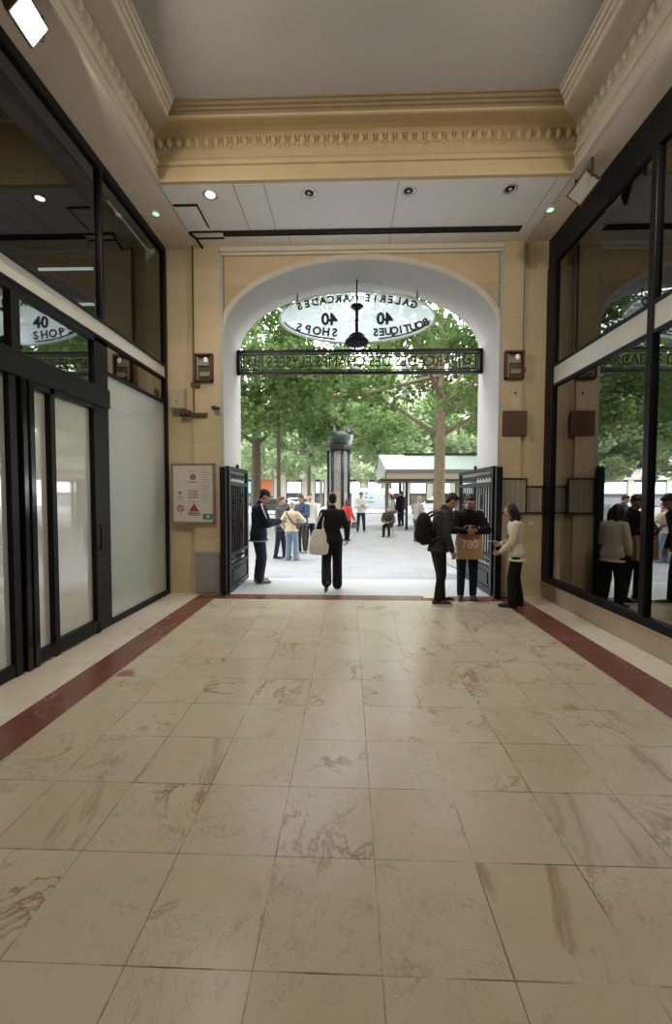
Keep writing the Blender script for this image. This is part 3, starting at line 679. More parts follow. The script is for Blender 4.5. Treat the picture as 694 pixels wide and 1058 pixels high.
# ------------------------------------------------------------------ street: ground
PAVE = bpy.data.materials.new('pale_paving'); PAVE.use_nodes = True; g = NT(PAVE)
co = g.n('ShaderNodeTexCoord').outputs['Object']; br = g.n('ShaderNodeTexBrick'); br.offset = .5
br.inputs['Scale'].default_value = 1.0; br.inputs['Mortar Size'].default_value = .012; br.inputs['Brick Width'].default_value = .6; br.inputs['Row Height'].default_value = .3
br.inputs[1].default_value = (.35,.345,.37,1); br.inputs[2].default_value = (.28,.275,.30,1); br.inputs[3].default_value = (.22,.22,.235,1)
g.l(co, br.inputs[0]); nz = g.noise(co, .9, 5); g.l(g.mix(g.ramp(nz, .3, .7), br.outputs[0], (.36,.355,.37,1)), g.b.inputs['Base Color']); g.b.inputs['Roughness'].default_value = .7
slab('floor.003', -2.05, 2.39, 6.75, 8.1, mat('threshold_stone', (.50,.50,.50), .35, var=.05), 'smooth white stone threshold slab under the archway', 'threshold')
slab('pavement', -45, 45, 8.1, 34, PAVE, 'pale grey paved promenade outside the arch', 'pavement', -.12, -.005)
slab('kerb', -45, 45, 34, 34.4, mat('kerb_stone', (.42,.42,.42), .7), 'grey kerb between promenade and avenue', 'kerb', -.12, .02)
slab('road', -45, 45, 34.4, 58, mat('asphalt', (.24,.24,.25), .7, var=.1), 'grey asphalt avenue beyond the promenade', 'road', -.12, -.05)
slab('pavement.001', -45, 45, 58, 90, PAVE, 'far pale pavement in front of the shops across the avenue', 'pavement', -.12, .0)

# ------------------------------------------------------------------ trees
BARK = mat('plane_bark', (.20,.165,.115), .9, var=.45, vscale=7, bump=.4, bscale=12)
BARKD = mat('dark_bark', (.12,.10,.075), .9, var=.3, vscale=7)
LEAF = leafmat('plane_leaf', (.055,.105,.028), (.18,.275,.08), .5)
LEAFHAZE = leafmat('hazed_leaf', (.22,.30,.14), (.42,.50,.29), .5)  # leaves of the far rows lightened: distance haze painted into their colour
def foliage(clusters, n, size, seed):
    rg = np.random.default_rng(seed); cl = np.array([c[:3] for c in clusters]); rr = np.array([c[3] for c in clusters])
    wgt = rr**2.2; idx = rg.choice(len(cl), n, p=wgt/wgt.sum())
    d = rg.normal(size=(n,3)); d /= np.linalg.norm(d, axis=1)[:,None]
    r = rr[idx]*rg.uniform(.35, 1, n)**.6
    p = cl[idx]+d*r[:,None]*np.array([1,1,.75])
    a = rg.normal(size=(n,3)); a[:,2] *= .6; a[:,2] -= .3; a /= np.linalg.norm(a, axis=1)[:,None]
    nn = rg.normal(size=(n,3))*.8; nn[:,2] += 1; b = np.cross(nn, a); b /= np.linalg.norm(b, axis=1)[:,None]+1e-9
    c = np.cross(a, b)
    s = (size*rg.uniform(.6, 1.3, n))[:,None]
    # maple-like leaf: 7-gon outline folded along the midrib
    shp = [(-.5,0,0),(-.28,.32,.06),(0.02,.48,.10),(.12,.22,.05),(.5,0,0),(.12,-.22,.05),(.02,-.48,.10),(-.28,-.32,.06)]
    V = np.stack([p+s*(u*a+v*b+w_*c) for u, v, w_ in shp], 1).reshape(-1, 3)
    m = len(shp); me = bpy.data.meshes.new('foliage')
    me.vertices.add(n*m); me.vertices.foreach_set('co', V.ravel())
    quads = np.array([[0,1,2,3],[0,3,4,5],[0,5,6,7]]); Q = (np.arange(n)[:,None,None]*m+quads[None]).reshape(-1,4)
    me.loops.add(Q.size); me.loops.foreach_set('vertex_index', Q.ravel().astype(np.int32))
    me.polygons.add(len(Q)); me.polygons.foreach_set('loop_start', np.arange(0, Q.size, 4, dtype=np.int32)); me.polygons.foreach_set('loop_total', np.full(len(Q), 4, dtype=np.int32))
    at_ = me.attributes.new('tint', 'FLOAT', 'FACE'); cr = rg.uniform(0, .5, len(cl))
    at_.data.foreach_set('value', np.repeat(cr[idx]+rg.uniform(0, .5, n), 3).astype(np.float32))
    me.update(calc_edges=True); return me
def make_tree(name, label, loc, trunk_r, fork, height, spread, nl, size, seed, leaf, bark, group=None, lean=0, low=None, arms=None):
    t = thing(name, label, 'tree', loc, 0, group); rg = random.Random(seed)
    tr = MB(); tr.tube([(0,0,-.05),(0.0,0,.25),(lean*.3,0,fork*.5),(lean,0,fork),(lean*1.2,.1,fork+(height-fork)*.45),(lean*1.2,0,height*.86)], [trunk_r*1.35,trunk_r*1.08,trunk_r,trunk_r*.92,trunk_r*.5,trunk_r*.12], 12)
    tr.build('trunk', bark, t, smooth=True)
    cl = []; low = low if low is not None else fork-.2
    A = list(arms or [])
    for k in range(7): 
        an = k*2*math.pi/7+rg.uniform(-.3,.3); A.append((math.cos(an)*spread*rg.uniform(.6,.85), math.sin(an)*spread*rg.uniform(.6,.85), rg.uniform(fork+.7, fork+(height-fork)*.55)))
    for i, (ax, ay, az) in enumerate(A):
        z0 = fork*(.92 if arms and i < len(arms) else 1.0)+(0 if arms and i < len(arms) else rg.uniform(0, (height-fork)*.3))
        P = [Vector((lean,0,z0)), Vector((lean+ax*.3, ay*.3, z0+(az-z0)*.35)), Vector((lean+ax*.65, ay*.65, z0+(az-z0)*.75)), Vector((lean+ax, ay, az))]
        MB().tube(P, [trunk_r*.5, trunk_r*.36, trunk_r*.24, trunk_r*.08], 8).build('branch', bark, t, smooth=True)
        for q in (P[2], P[3]): cl.append((q.x, q.y, q.z+.3, rg.uniform(.7, 1.1)))
    for k in range(46):
        z = rg.uniform(low+.5, height); f = math.sin(math.pi*min(1, max(.12, (z-low)/(height-low)*.86+.14)))**.55
        an = rg.uniform(0, 6.283); rad = spread*f*math.sqrt(rg.uniform(.05, 1))
        cl.append((lean+rad*math.cos(an), rad*math.sin(an), z, rg.uniform(.6, 1.25)))
    me = foliage(cl, nl, size, seed); me.materials.append(leaf)
    o = bpy.data.objects.new('foliage', me); C.objects.link(o); o.parent = t
    return t
g1 = at(453,560,14.8); g2 = at(265,545,21.0); g3 = at(288,552,17.4)
T1 = make_tree('plane_tree', 'thick plane tree rising in front of the kiosk on the right', (g1.x, 14.8, 0), .20, 4.1, 12.5, 4.8, 12000, .20, 1, LEAF, BARK, arms=[(-2.6,.2,5.3),(2.4,.3,5.0)], low=4.0)
T2 = make_tree('plane_tree', 'plane tree with brown trunk behind the man in the cap', (g2.x, 21, 0), .24, 4.6, 14, 5.2, 12500, .22, 2, LEAF, BARKD, arms=[(2.6,0,6.2),(-2.2,.3,5.8)], low=3.8)
T3 = make_tree('young_tree', 'slim young tree standing behind the grey jacketed person', (g3.x, 17.4, 0), .085, 4.4, 10.5, 3.6, 8000, .2, 3, LEAF, BARKD, low=3.9)
for (x, y, rz, lb) in ((-.72, 26.5, 1.0, 'plane tree whose crown hangs over the advertising column'), (-9.5, 15.5, 2.1, 'plane tree hidden left of the archway, seen in the right shop glass'), (-13.5, 23, 3.3, 'plane tree further left of the archway, seen in the right shop glass'),
                       (9.5, 15.5, 4.0, 'plane tree hidden right of the archway, seen in the left shop glass'), (8.5, 22, 5.2, 'plane tree behind the kiosk on the promenade'), (16, 20, .4, 'plane tree far right of the archway, seen in the left shop glass'), (-21, 18, 1.7, 'plane tree farthest left along the promenade')):
    dup(T1 if rz < 2.5 else T2, (x, y, 0), rz, lb)
far0 = make_tree('avenue_tree', 'haze-paled green tree in the row at the edge of the avenue', (at(319,540,33).x, 33, 0), .15, 4.2, 11, 4.6, 8000, .34, 8, LEAFHAZE, BARKD, 'pale trees along the edge of the avenue', low=2.6)
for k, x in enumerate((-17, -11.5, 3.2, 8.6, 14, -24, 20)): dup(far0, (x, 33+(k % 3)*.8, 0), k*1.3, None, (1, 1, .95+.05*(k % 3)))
far1 = dup(far0, (-4, 59, 0), 2.0, 'haze-paled tree in the row before the shops across the avenue', (1.2, 1.2, 1.25)); far1['group'] = 'pale trees across the avenue'
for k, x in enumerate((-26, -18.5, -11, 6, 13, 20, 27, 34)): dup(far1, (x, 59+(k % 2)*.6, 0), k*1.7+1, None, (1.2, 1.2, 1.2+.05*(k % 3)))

# ------------------------------------------------------------------ buildings across the avenue
YB = 66.0
b = thing('shop_building', 'pale stone building with bright shop signs across the avenue', 'building', (0, YB, 0))
PALE = mat('pale_limestone', (.46,.43,.37), .8, var=.08, vscale=.3)
MB().box(-45, 45, .4, 6, 4.3, 24).build('wall', PALE, b)
SHOPD = mat('dark_shopfront', (.05,.05,.055), .25); SIGNW = mat('white_sign', (.80,.82,.84), .4, emit=(.9,.97,1), estr=.35); SIGNB = mat('pale_blue_sign', (.35,.62,.75), .4, emit=(.4,.8,1), estr=.3)
ORNG = mat('orange_panel', (.55,.16,.05), .6)
pier = MB()
xs = [at(px, 500, YB).x for px in (236, 262.5, 285.5, 292.5, 314.5, 322, 338, 352, 376, 398, 420, 444, 468, 492)]
xe = [-44, -38, -32, -26, -20]+xs+[14+k*6 for k in range(6)]
for x in xe: pier.box(x-.45, x+.45, 0, .5, 0, 4.4)
pier.each('pier', PALE, b); MB().box(-45, 45, -.2, .5, 4.3, 4.8).build('string_course', PALE, b)
for i, (x0, x1) in enumerate(zip(xe, xe[1:])):
    if x1-x0 < 1.0: continue
    mid = (x0+x1)/2; isor = 263 < 347+mid/YB*F+13 < 285
    sf = MB().box(x0+.45, x1-.45, .3, .5, 0, 4.4).build('shopfront', ORNG if isor else SHOPD, b)
    if not isor: MB().box(x0+.6, x1-.6, .12, .3, 2.1, 3.9).build('sign_panel', SIGNB if i == 5 else SIGNW, sf)
    MB().box(x0+.7, x1-.7, .2, .3, .15, 1.5).build('display_glass', mat('shop_glass', (.12,.13,.14), .08, coat=1), sf)
for fl_ in range(5):
    for k in range(22):
        x = -43+k*4.0; z = 6.0+fl_*3.6
        w_ = MB().box(x-.65, x+.65, .3, .42, z, z+2.3).build('window', SHOPD, b)
        MB().box(x-.85, x+.85, .1, .42, z-.22, z-.05).build('sill', PALE, w_)

# ------------------------------------------------------------------ promenade furniture
DGRN = mat('dark_green_iron', (.018,.028,.026), .35, var=.2, vscale=4)
p = at(349.5, 545, 21.3); mz = lambda py: EYE+(512.4-py)/F*21.3
t = thing('advertising_column', 'dark green advertising column with domed top on the promenade', 'column', (p.x, 21.3, 0), R(24))
HX = lambda r, z, off=0: [(r*math.cos(R(60*k+off)), r*math.sin(R(60*k+off)), z) for k in range(6)]
MB().loft([HX(.62,0,30), HX(.62,.35,30), HX(.56,.42,30)]).build('base', DGRN, t)
MB().loft([HX(.50,.4,30), HX(.50,3.95,30)]).build('core', mat('column_panel', (.35,.36,.36), .5), t)
po = MB()
for k in range(6):
    a = R(60*k+30); po.tube([(.53*math.cos(a), .53*math.sin(a), .3), (.53*math.cos(a), .53*math.sin(a), 4.0)], .085, 8)
po.each('corner_post', DGRN, t, smooth=True)
MB().loft([HX(.56,3.93,30), HX(.70,4.02,30), HX(.74,4.12,30), HX(.74,4.22,30), HX(.55,4.28,30)]).build('cornice', DGRN, t)
MB().lathe([(0,4.2),(.46,4.25),(.46,4.45),(.53,4.52),(.58,4.65),(.56,4.8),(.45,4.92),(.25,4.98),(.0,5.0)], n=24).build('dome', mat('dome_green', (.05,.075,.065), .35), t, smooth=True)
MB().lathe([(0,4.97),(.13,4.98),(.10,5.05),(.17,5.15),(.15,5.28),(.05,5.36),(.0,5.40)], n=14).build('finial', DGRN, t, smooth=True)
ps = MB()
for k in range(6):
    a = R(60*k); c = Vector((.445*math.cos(a), .445*math.sin(a), 0)); d = Vector((-math.sin(a), math.cos(a), 0))*.19
    ps.bar(c-d*.0+Vector((0,0,1.0)), c+Vector((0,0,3.8)), .38, .02, (math.cos(a), math.sin(a), 0)) if False else ps.add([c-d+Vector((0,0,2.0)), c+d+Vector((0,0,2.0)), c+d+Vector((0,0,3.85)), c-d+Vector((0,0,3.85))], [(0,1,2,3)])
ps.each('poster', mat('grey_poster', (.33,.34,.36), .4, var=.6, vscale=3), t)
lp = MB()
for k in range(6):
    a = R(60*k); c = Vector((.447*math.cos(a), .447*math.sin(a), 0)); d = Vector((-math.sin(a), math.cos(a), 0))*.18
    lp.add([c-d+Vector((0,0,.75)), c+d+Vector((0,0,.75)), c+d+Vector((0,0,1.85)), c-d+Vector((0,0,1.85))], [(0,1,2,3)])
lp.each('lower_poster', mat('warm_poster', (.52,.42,.34), .4, var=.5, vscale=5), t)
def lantern(label, px, Y, pyb, pyt):
    q = at(px, pyb, Y); tz = at(px, pyt, Y).z; z0 = q.z; s = tz-z0
    t = thing('street_lamp', label, 'street lamp', (q.x, Y, 0))
    MB().tube([(0,0,0),(0,0,.6),(0,0,.7),(0,0,z0)], [.11,.10,.055,.04], 10).build('pole', DGRN, t, smooth=True)
    MB().loft([HX(.10*s,z0), HX(.22*s,z0+.45*s)]).build('lamp_glass', mat('lantern_glass', (.45,.5,.52), .15), t)
    MB().lathe([(0,z0+.45*s),(.27*s,z0+.45*s),(.27*s,z0+.52*s),(.20*s,z0+.66*s),(.10*s,z0+.76*s),(.05*s,z0+.80*s),(.05*s,z0+.9*s),(0,z0+s)], n=12).build('cap', DGRN, t, smooth=True)
    MB().lathe([(0,z0-.06*s),(.06*s,z0-.05*s),(.12*s,z0),(0,z0+.01)], n=12).build('collar', DGRN, t)
lantern('black street lamp rising just behind the advertising column', 360, 23.5, 460, 436)
lantern('small street lamp beyond the kiosk roof on the right', 475.5, 30, 470, 459)
# kiosk
YK = 20.0; k0 = at(393, 497, YK).x; k1 = k0+7.5; zE = at(440, 485, YK).z; zR = at(440, 470, YK+1.4).z; zB = at(440, 497, YK).z
t = thing('kiosk', 'open kiosk with pale green roof on dark posts behind the thick tree', 'kiosk', (k0, YK, 0)); L = k1-k0; D = 2.8
ROOFG = mat('pale_green_roof', (.46,.55,.50), .45); KPAN = mat('kiosk_panel', (.50,.45,.38), .6); KWH = mat('kiosk_white', (.56,.58,.58), .5)
MB().add([(.25,0,zE),(L,0,zE),(L,D/2,zR),(.0,D/2,zR),(.25,D,zE),(L,D,zE),(.25,0,zE-.05),(L,0,zE-.05)], [(0,1,2,3),(3,2,5,4),(0,6,7,1)]).build('roof', ROOFG, t)
MB().box(.25, L, -.06, .06, zE-.2, zE).build('gutter', mat('kiosk_grey', (.17,.18,.18), .5), t); MB().bar((1.3,D/2-.05,zR+.03), (L,D/2-.05,zR+.03), .1, .09).build('ridge', DGRN, t)
MB().box(.28, L, 0, .05, zB+.1, zE-.2).build('fascia', KPAN, t); MB().box(.0, L, -.08, D, zB-.02, zB+.1).build('canopy_edge', mat('kiosk_dark', (.04,.035,.03), .5), t)
MB().add([(-.02,0,zB+.1),(.25,.02,zE),(-.0,D/2,zR),(.25,D,zE),(-.02,D,zB+.1)], [(0,1,2,3,4)]).build('gable', KWH, t)
for x, y in ((1.28,.1),(5.95,.1),(6.2,.1),(1.28,D-.1),(5.95,D-.1)): MB().box(x-.06, x+.06, y-.06, y+.06, 0, zB).build('post', DGRN, t)
MB().box(1.6, 2.0, .6, .65, .95, 1.7).build('hanging_notice', GREYM, t)
# cars and van on the avenue
TYRE = mat('tyre', (.015,.015,.015), .8); CGL = mat('car_glass', (.03,.035,.04), .08, coat=1)
def car(name, label, cat, loc, rot, paint, L, Wd, prof, glassz, wheels, wr=.33, sign=None):
    t = thing(name, label, cat, loc, rot)
    b = MB(); b.loft([[(x*L, -Wd/2*(1 if z < glassz else .86), z) for x, z in prof], [(x*L, Wd/2*(1 if z < glassz else .86), z) for x, z in prof]]); b.build('body', paint, t, bevel=.05, seg=3)
    zmax = max(z for x, z in prof); top = [(x, z) for x, z in prof if z > glassz]
    xa, xb = min(x for x, z in top)*L, max(x for x, z in top)*L
    g_ = MB()
    for s in (-1, 1): g_.box(xa+.15, (xa+xb)/2-.05, s*Wd/2*.88-.012, s*Wd/2*.88+.012, glassz+.06, zmax-.12).box((xa+xb)/2+.05, xb-.1, s*Wd/2*.88-.012, s*Wd/2*.88+.012, glassz+.06, zmax-.12)
    g_.each('window_glass', CGL, t)
    for x in wheels:
        for s in (-1, 1):
            m_ = MB(); m_.tube([(x*L, s*(Wd/2-.2), wr), (x*L, s*(Wd/2+.01), wr)], wr, 20).tube([(x*L, s*(Wd/2-.02), wr), (x*L, s*(Wd/2+.025), wr)], wr*.6, 12); m_.build('wheel', TYRE, t)
    MB().box(L*.485, L*.505, -Wd*.42, -Wd*.25, .6, .75).box(L*.485, L*.505, Wd*.25, Wd*.42, .6, .75).each('headlight', WHITEC, t)
    return t
CARP = [(-.5,.35),(-.5,.75),(-.47,.9),(-.38,.95),(-.27,1.42),(.05,1.46),(.22,.98),(.43,.85),(.5,.65),(.5,.35)]
VANP = [(-.5,.4),(-.5,2.35),(-.47,2.42),(.28,2.42),(.40,1.5),(.48,1.25),(.5,.9),(.5,.4)]
v = at(389, 525, 41)
van = car('delivery_van', 'white delivery van with blue birds and a coloured disc on its side', 'van', (v.x, 41, -.05), 0, mat('van_white', (.80,.85,.88), .3, coat=.5), 4.95, 1.95, VANP, 3.0 if False else 2.0, (-.3, .33), .36)
for c in list(van.children):
    if c.name.startswith('window_glass'): bpy.data.objects.remove(c)
MB().box(1.55, 2.15, -.99, -.97, 1.35, 1.95).build('cab_window', CGL, van)
BLU = mat('van_blue', (.04,.22,.50), .4); lg = MB()
for x, z in ((-1.55,1.95),(-1.0,1.92),(-1.05,1.55),(-.55,1.5)): lg.prism([(-.22,.02),(-.05,.1),(.2,-.08),(.0,-.02),(-.08,-.1)], lambda u, w_: (x+u, -.992, z+w_), lambda u, w_: (x+u, -.98, z+w_))
lg.box(-1.5, -.3, -.992, -.98, 1.05, 1.15); lg.build('blue_marks', BLU, van)
dm = MB(); mats_ = [mat('disc_'+n, c, .4) for n, c in (('red', (.6,.10,.08)), ('yellow', (.65,.5,.1)), ('green', (.2,.45,.2)), ('blue', (.2,.4,.6)))]
for k in range(4):
    dm.cur = k; a0 = R(90*k+20); P = [(0,0)]+[(.42*math.cos(a0+R(90)*j/6), .42*math.sin(a0+R(90)*j/6)) for j in range(7)]
    dm.prism(P, lambda u, w_: (1.05+u, -.994, 1.62+w_), lambda u, w_: (1.05+u, -.98, 1.62+w_))
dm.build('coloured_disc', mats_, van)
q = at(287, 528, 38); car('car', 'dark grey car parked behind the man in the cap', 'car', (q.x, 37.6, -.05), 0, mat('car_dark', (.05,.055,.06), .25, coat=1), 4.4, 1.8, CARP, .97, (-.31, .31))
q = at(328, 524, 46); car('car', 'silver car passing behind the navy jacketed person', 'car', (q.x-2, 46, -.05), 0, mat('car_silver', (.50,.52,.54), .3, metal=.4, coat=1), 4.5, 1.8, CARP, .97, (-.31, .31))
q = at(255, 528, 37.6); car('car', 'light grey car half hidden by the left gate', 'car', (q.x-2.2, 37.4, -.05), 0, mat('car_grey', (.32,.33,.34), .3, coat=1), 4.4, 1.8, CARP, .97, (-.31, .31))
q = at(446, 522, 40); tx_ = car('taxi', 'white taxi with a yellow roof sign under the kiosk roof', 'taxi', (q.x, 39.5, -.05), math.pi, mat('car_white', (.75,.77,.78), .3, coat=1), 4.4, 1.8, CARP, .97, (-.31, .31))
MB().box(-.3, .15, -.2, .2, 1.46, 1.66).build('roof_sign', mat('taxi_yellow', (.75,.50,.08), .4), tx_, bevel=.03)
q = at(478, 522, 40); car('car', 'dark car beside the right gate beyond the kiosk', 'car', (q.x+1.2, 38.5, -.05), math.pi, mat('car_black', (.03,.03,.035), .25, coat=1), 4.4, 1.8, CARP, .97, (-.31, .31))
# floor pieces near the threshold
def flo(px, py):
    d = RX*((px-347)/F)+UP*((529-py)/F)+FW; k = -EYE/d.z; return Vector((d.x*k, d.y*k, 0))
m0 = flo(470, 584); t = thing('floor_mat', 'small grey rubber mat on the pale slab between the two men', 'mat', m0)
Q = [flo(454,580)-m0, flo(468,576.5)-m0, flo(484,584)-m0, flo(477,590.5)-m0]
MB().add([(q.x,q.y,0) for q in Q]+[(q.x,q.y,.035) for q in Q], [(3,2,1,0),(4,5,6,7),(0,1,5,4),(1,2,6,5),(2,3,7,6),(3,0,4,7)]).build('rubber_sheet', GREYM, t, bevel=.01)
t = thing('floor_sticker', 'pale yellow floor sticker at the feet of the backpack man', 'sticker', (1.42, 6.78, 0))
MB().box(-.2, .2, -.17, .12, .0, .003).build('sheet', mat('pale_yellow', (.62,.60,.30), .5), t)
# ------------------------------------------------------------------ people
SKIN = mat('skin', (.50,.30,.21), .55); SKIN2 = mat('skin_tan', (.42,.25,.165), .55); EYEM = mat('eye_dark', (.02,.015,.012), .3); LIP = mat('lips', (.36,.13,.11), .5)
HAIRB = mat('black_hair', (.012,.010,.009), .45); HAIRG = mat('grey_fair_hair', (.42,.36,.28), .6); HAIRBR = mat('brown_hair', (.05,.03,.02), .5)
def fab(name, c, r=.85): return mat(name, c, r, spec=.2, bump=.25, bscale=60, var=.12, vscale=25)
KBLK = fab('black_cloth', (.012,.012,.013)); CHAR = fab('charcoal_cloth', (.035,.037,.036)); NAVYC = fab('navy_cloth', (.014,.018,.032)); IVORY = fab('ivory_cloth', (.66,.60,.47))
CREAMC = fab('cream_knit', (.62,.54,.41)); DENIM = fab('blue_denim', (.20,.29,.40)); DKDENIM = fab('dark_denim', (.02,.026,.042)); GREYC = fab('grey_cloth', (.085,.095,.10)); OLIVE = fab('olive_cloth', (.06,.055,.045))
REDC = fab('red_cloth', (.55,.05,.045)); WHITEJ = fab('white_cloth', (.62,.62,.60)); STEEL = fab('steel_blue_cloth', (.06,.09,.16)); STRIPEW = fab('white_stripe_cloth', (.70,.64,.54))
SHOEB = mat('black_shoe', (.014,.014,.015), .5); SOLEW = mat('white_sole', (.62,.61,.58), .6); SHOEG = mat('grey_shoe', (.22,.22,.21), .6); CANVAS = fab('canvas_cloth', (.74,.72,.67)); KRAFT = mat('kraft_paper', (.40,.255,.12), .7, var=.06, vscale=5)
PHONE = mat('phone_black', (.01,.01,.012), .2); LEATHER = mat('dark_strap', (.03,.025,.02), .5)
dg = lambda: bpy.context.evaluated_depsgraph_get()
def remesh(mb, voxel, sm=4):
    me = mb.mesh('tmp', [], fix=False); ob = bpy.data.objects.new('tmp', me); C.objects.link(ob)
    m = ob.modifiers.new('r', 'REMESH'); m.mode = 'VOXEL'; m.voxel_size = voxel
    if sm: s = ob.modifiers.new('s', 'SMOOTH'); s.factor = .5; s.iterations = sm
    out = bpy.data.meshes.new_from_object(ob.evaluated_get(dg())); bpy.data.objects.remove(ob); bpy.data.meshes.remove(me)
    out.polygons.foreach_set('use_smooth', [True]*len(out.polygons)); return out
def blob(mb, name, mats, parent, voxel, sm=4, paint=None):
    me = remesh(mb, voxel, sm); me.name = name; me.materials.clear()
    for m in (mats if isinstance(mats, (list, tuple)) else [mats]): me.materials.append(m)
    if paint:
        for p in me.polygons:
            for c, r, i in paint:
                if (p.center-c).length < r: p.material_index = i
    o = bpy.data.objects.new(name, me); C.objects.link(o); o.parent = parent; return o
def ik(a, b, l1, l2, pole):
    d = b-a; L = min(d.length, (l1+l2)*.999); d = d.normalized(); b = a+d*L
    x = (l1*l1-l2*l2+L*L)/(2*L); h = math.sqrt(max(0, l1*l1-x*x)); pl = pole-d*pole.dot(d)
    return a+d*x+pl.normalized()*h, b
V3 = lambda *a: Vector(a)
BLOW = .07
def person(label, loc, heading, h, top=(KBLK,), legs=KBLK, shoe=SHOEB, skin=SKIN, hair=HAIRB, hairstyle='short', lean=0., bow=0., turn=0., arms=None, feet=None, hips=.525,
           voxel=.009, hem=.47, wide=None, inflate=1.0, topname='jacket', legname='trousers', sole=None, hands='relaxed', fem=False, extra=None, collar=True, face=True, group=None, open_front=None, lift=0):
    t = thing('person', label, 'person', (loc[0], loc[1], loc[2] if len(loc) > 2 else 0), heading, group)
    S = h; vx = voxel
    sw = .108 if not fem else .098
    def tl(z): return lean*max(0, (z-.5)/.32)                     # forward shift of the spine at height z
    dz = hips-.525
    def ringpt(z, rx, ry, k=18, infl=0):
        return [V3(math.cos(2*math.pi*i/k)*(rx+infl)*S, (tl(z)+math.sin(2*math.pi*i/k)*(ry+infl))*S, (z+dz)*S) for i in range(k)]
    hipw = .092 if not fem else .098; wst = .078 if not fem else .066
    torso = [(.455,.05,.045),(.48,.083,.062),(.52,hipw,.068),(.565,.086,.060),(.62,wst,.053),(.68,.084,.058),(.74,.096,.063),(.785,.100,.060),(.815,.088,.050),(.838,.05,.036),(.85,.033,.033)]
    sho = {s: V3(s*sw, tl(.80), .80+dz)*S for s in (-1, 1)}
    hipj = {s: V3(s*.05, tl(.5), .513+dz)*S for s in (-1, 1)}
    neck = V3(0, tl(.845), .845+dz)*S
    Rh = Matrix.Rotation(turn, 3, 'Z') @ Matrix.Rotation(-bow, 3, 'X')
    hc = neck+V3(0, .012*S, .02*S)+Rh@(V3(0, .012, .068)*S)
    HP = lambda x, y, z: hc+Rh@(V3(x, y, z)*S)
    arms = arms or {}; AR = {}
    for s in (-1, 1):
        a = arms.get(s, {}); wr = V3(*a.get('w', (s*.15, .015+tl(.6)*.6, .475)))*S+V3(0, 0, dz*S if 'w' not in a else 0)
        el, wr = ik(sho[s], wr, .172*S, .150*S, V3(*a.get('p', (s*.35, -1, -.25))))
        fd = V3(*a.get('f', tuple(wr-el))).normalized(); pn = V3(*a.get('n', (-s, 0, 0))); pn = (pn-fd*pn.dot(fd)).normalized()
        AR[s] = (el, wr, fd, pn, a.get('curl', .5))
    feet = feet or {}; LG = {}
    for s in (-1, 1):
        fpos = feet.get(s, {}); ank = V3(*fpos.get('a', (s*.055, 0, .045)))*S
        kn, ank = ik(hipj[s], ank,   .239*S, .233*S, V3(*fpos.get('p', (s*.05, 1, 0)))); LG[s] = (kn, ank, R(fpos.get('toe', 8))*-s, R(fpos.get('pitch', 0)))
    # ---- the body: one continuous surface
    b = MB(); b.loft([ringpt(z, rx*.9, ry*.9) for z, rx, ry in torso]); rot = Rh.to_3x3()
    b.cap(neck-V3(0,0,.02*S), .031*S, HP(0,-.01,-.03), .030*S)
    b.ell(HP(0,-.006,.012), (.0445*S,.055*S,.056*S), 18, 12, rot); b.ell(HP(0,.012,-.028), (.035*S,.040*S,.042*S), 16, 10, rot); b.ell(HP(0,.034,-.052), (.016*S,.013*S,.012*S), 10, 8, rot)
    b.cap(HP(0,.050,.008), .0055*S, HP(0,.060,-.014), .0085*S, 8); b.ell(HP(0,.046,.018), (.034*S,.010*S,.007*S), 10, 6, rot)
    for s in (-1, 1):
        b.ell(HP(s*.044,-.006,-.003), (.006*S,.012*S,.018*S), 8, 8, rot); b.ell(HP(s*.022,.040,-.014), (.014*S,.012*S,.012*S), 8, 6, rot)
        el, wr, fd, pn, curl = AR[s]; tdir = pn.cross(fd)*s*1.0
        # thumb side: for hanging hands the thumb points forward
        if tdir.dot(V3(0,1,0)) < 0 and abs(tdir.y) > .3: tdir = -tdir
        b.cap(sho[s]-V3(s*.010*S,0,.008*S), .028*S, el, .0235*S).cap(el, .0235*S, wr, .0165*S)
        pe = wr+fd*.052*S
        for k in (-1.2, -.4, .4, 1.2): b.cap(wr+tdir*k*.006*S+fd*.006*S, .0115*S, pe+tdir*k*.0092*S, .0088*S, 8)
        for k, ln in ((-1.45, .040), (-.5, .050), (.5, .054), (1.45, .048)):
            p0 = pe+tdir*k*.0095*S; c1 = curl*.6; c2 = curl*1.5
            p1 = p0+(fd*math.cos(c1)+pn*math.sin(c1))*ln*.45*S+tdir*k*.0022*S; p2 = p1+(fd*math.cos(c2)+pn*math.sin(c2))*ln*.55*S
            r = .0052*S; b.cap(p0, r*1.05, p1, r, 8).cap(p1, r, p2, r*.85, 8)
        p0 = wr+fd*.014*S+tdir*.013*S; p1 = p0+(fd*.72+tdir*.62+pn*.25).normalized()*.030*S; p2 = p1+(fd*.9+tdir*.12+pn*.4).normalized()*.026*S
        b.cap(p0, .0085*S, p1, .0066*S, 8).cap(p1, .0066*S, p2, .0052*S, 8)
        kn, an, toe, pit = LG[s]
        b.cap(hipj[s], .050*S, kn, .034*S).cap(kn, .033*S, kn.lerp(an, .3)+V3(0,-.004*S,0), .029*S).cap(kn.lerp(an, .3)+V3(0,-.004*S,0), .029*S, an, .020*S)
        fdv = Matrix.Rotation(toe, 3, 'Z') @ Matrix.Rotation(pit, 3, 'X') @ V3(0,1,0)
        b.cap(an+V3(0,0,-.022*S)-fdv*.015*S, .018*S, an+V3(0,0,-.03*S)+fdv*.085*S, .013*S)
    paint = [(HP(s*.0185,.0475,.006), .0046*S, 1) for s in (-1, 1)]+[(HP(0,.051,-.036), .0085*S, 2)] if face else None
    blob(b, 'body', [skin, EYEM, LIP], t, min(vx, .0065) if vx < .01 else vx, 2, paint)
    # ---- top
    i = .012*inflate
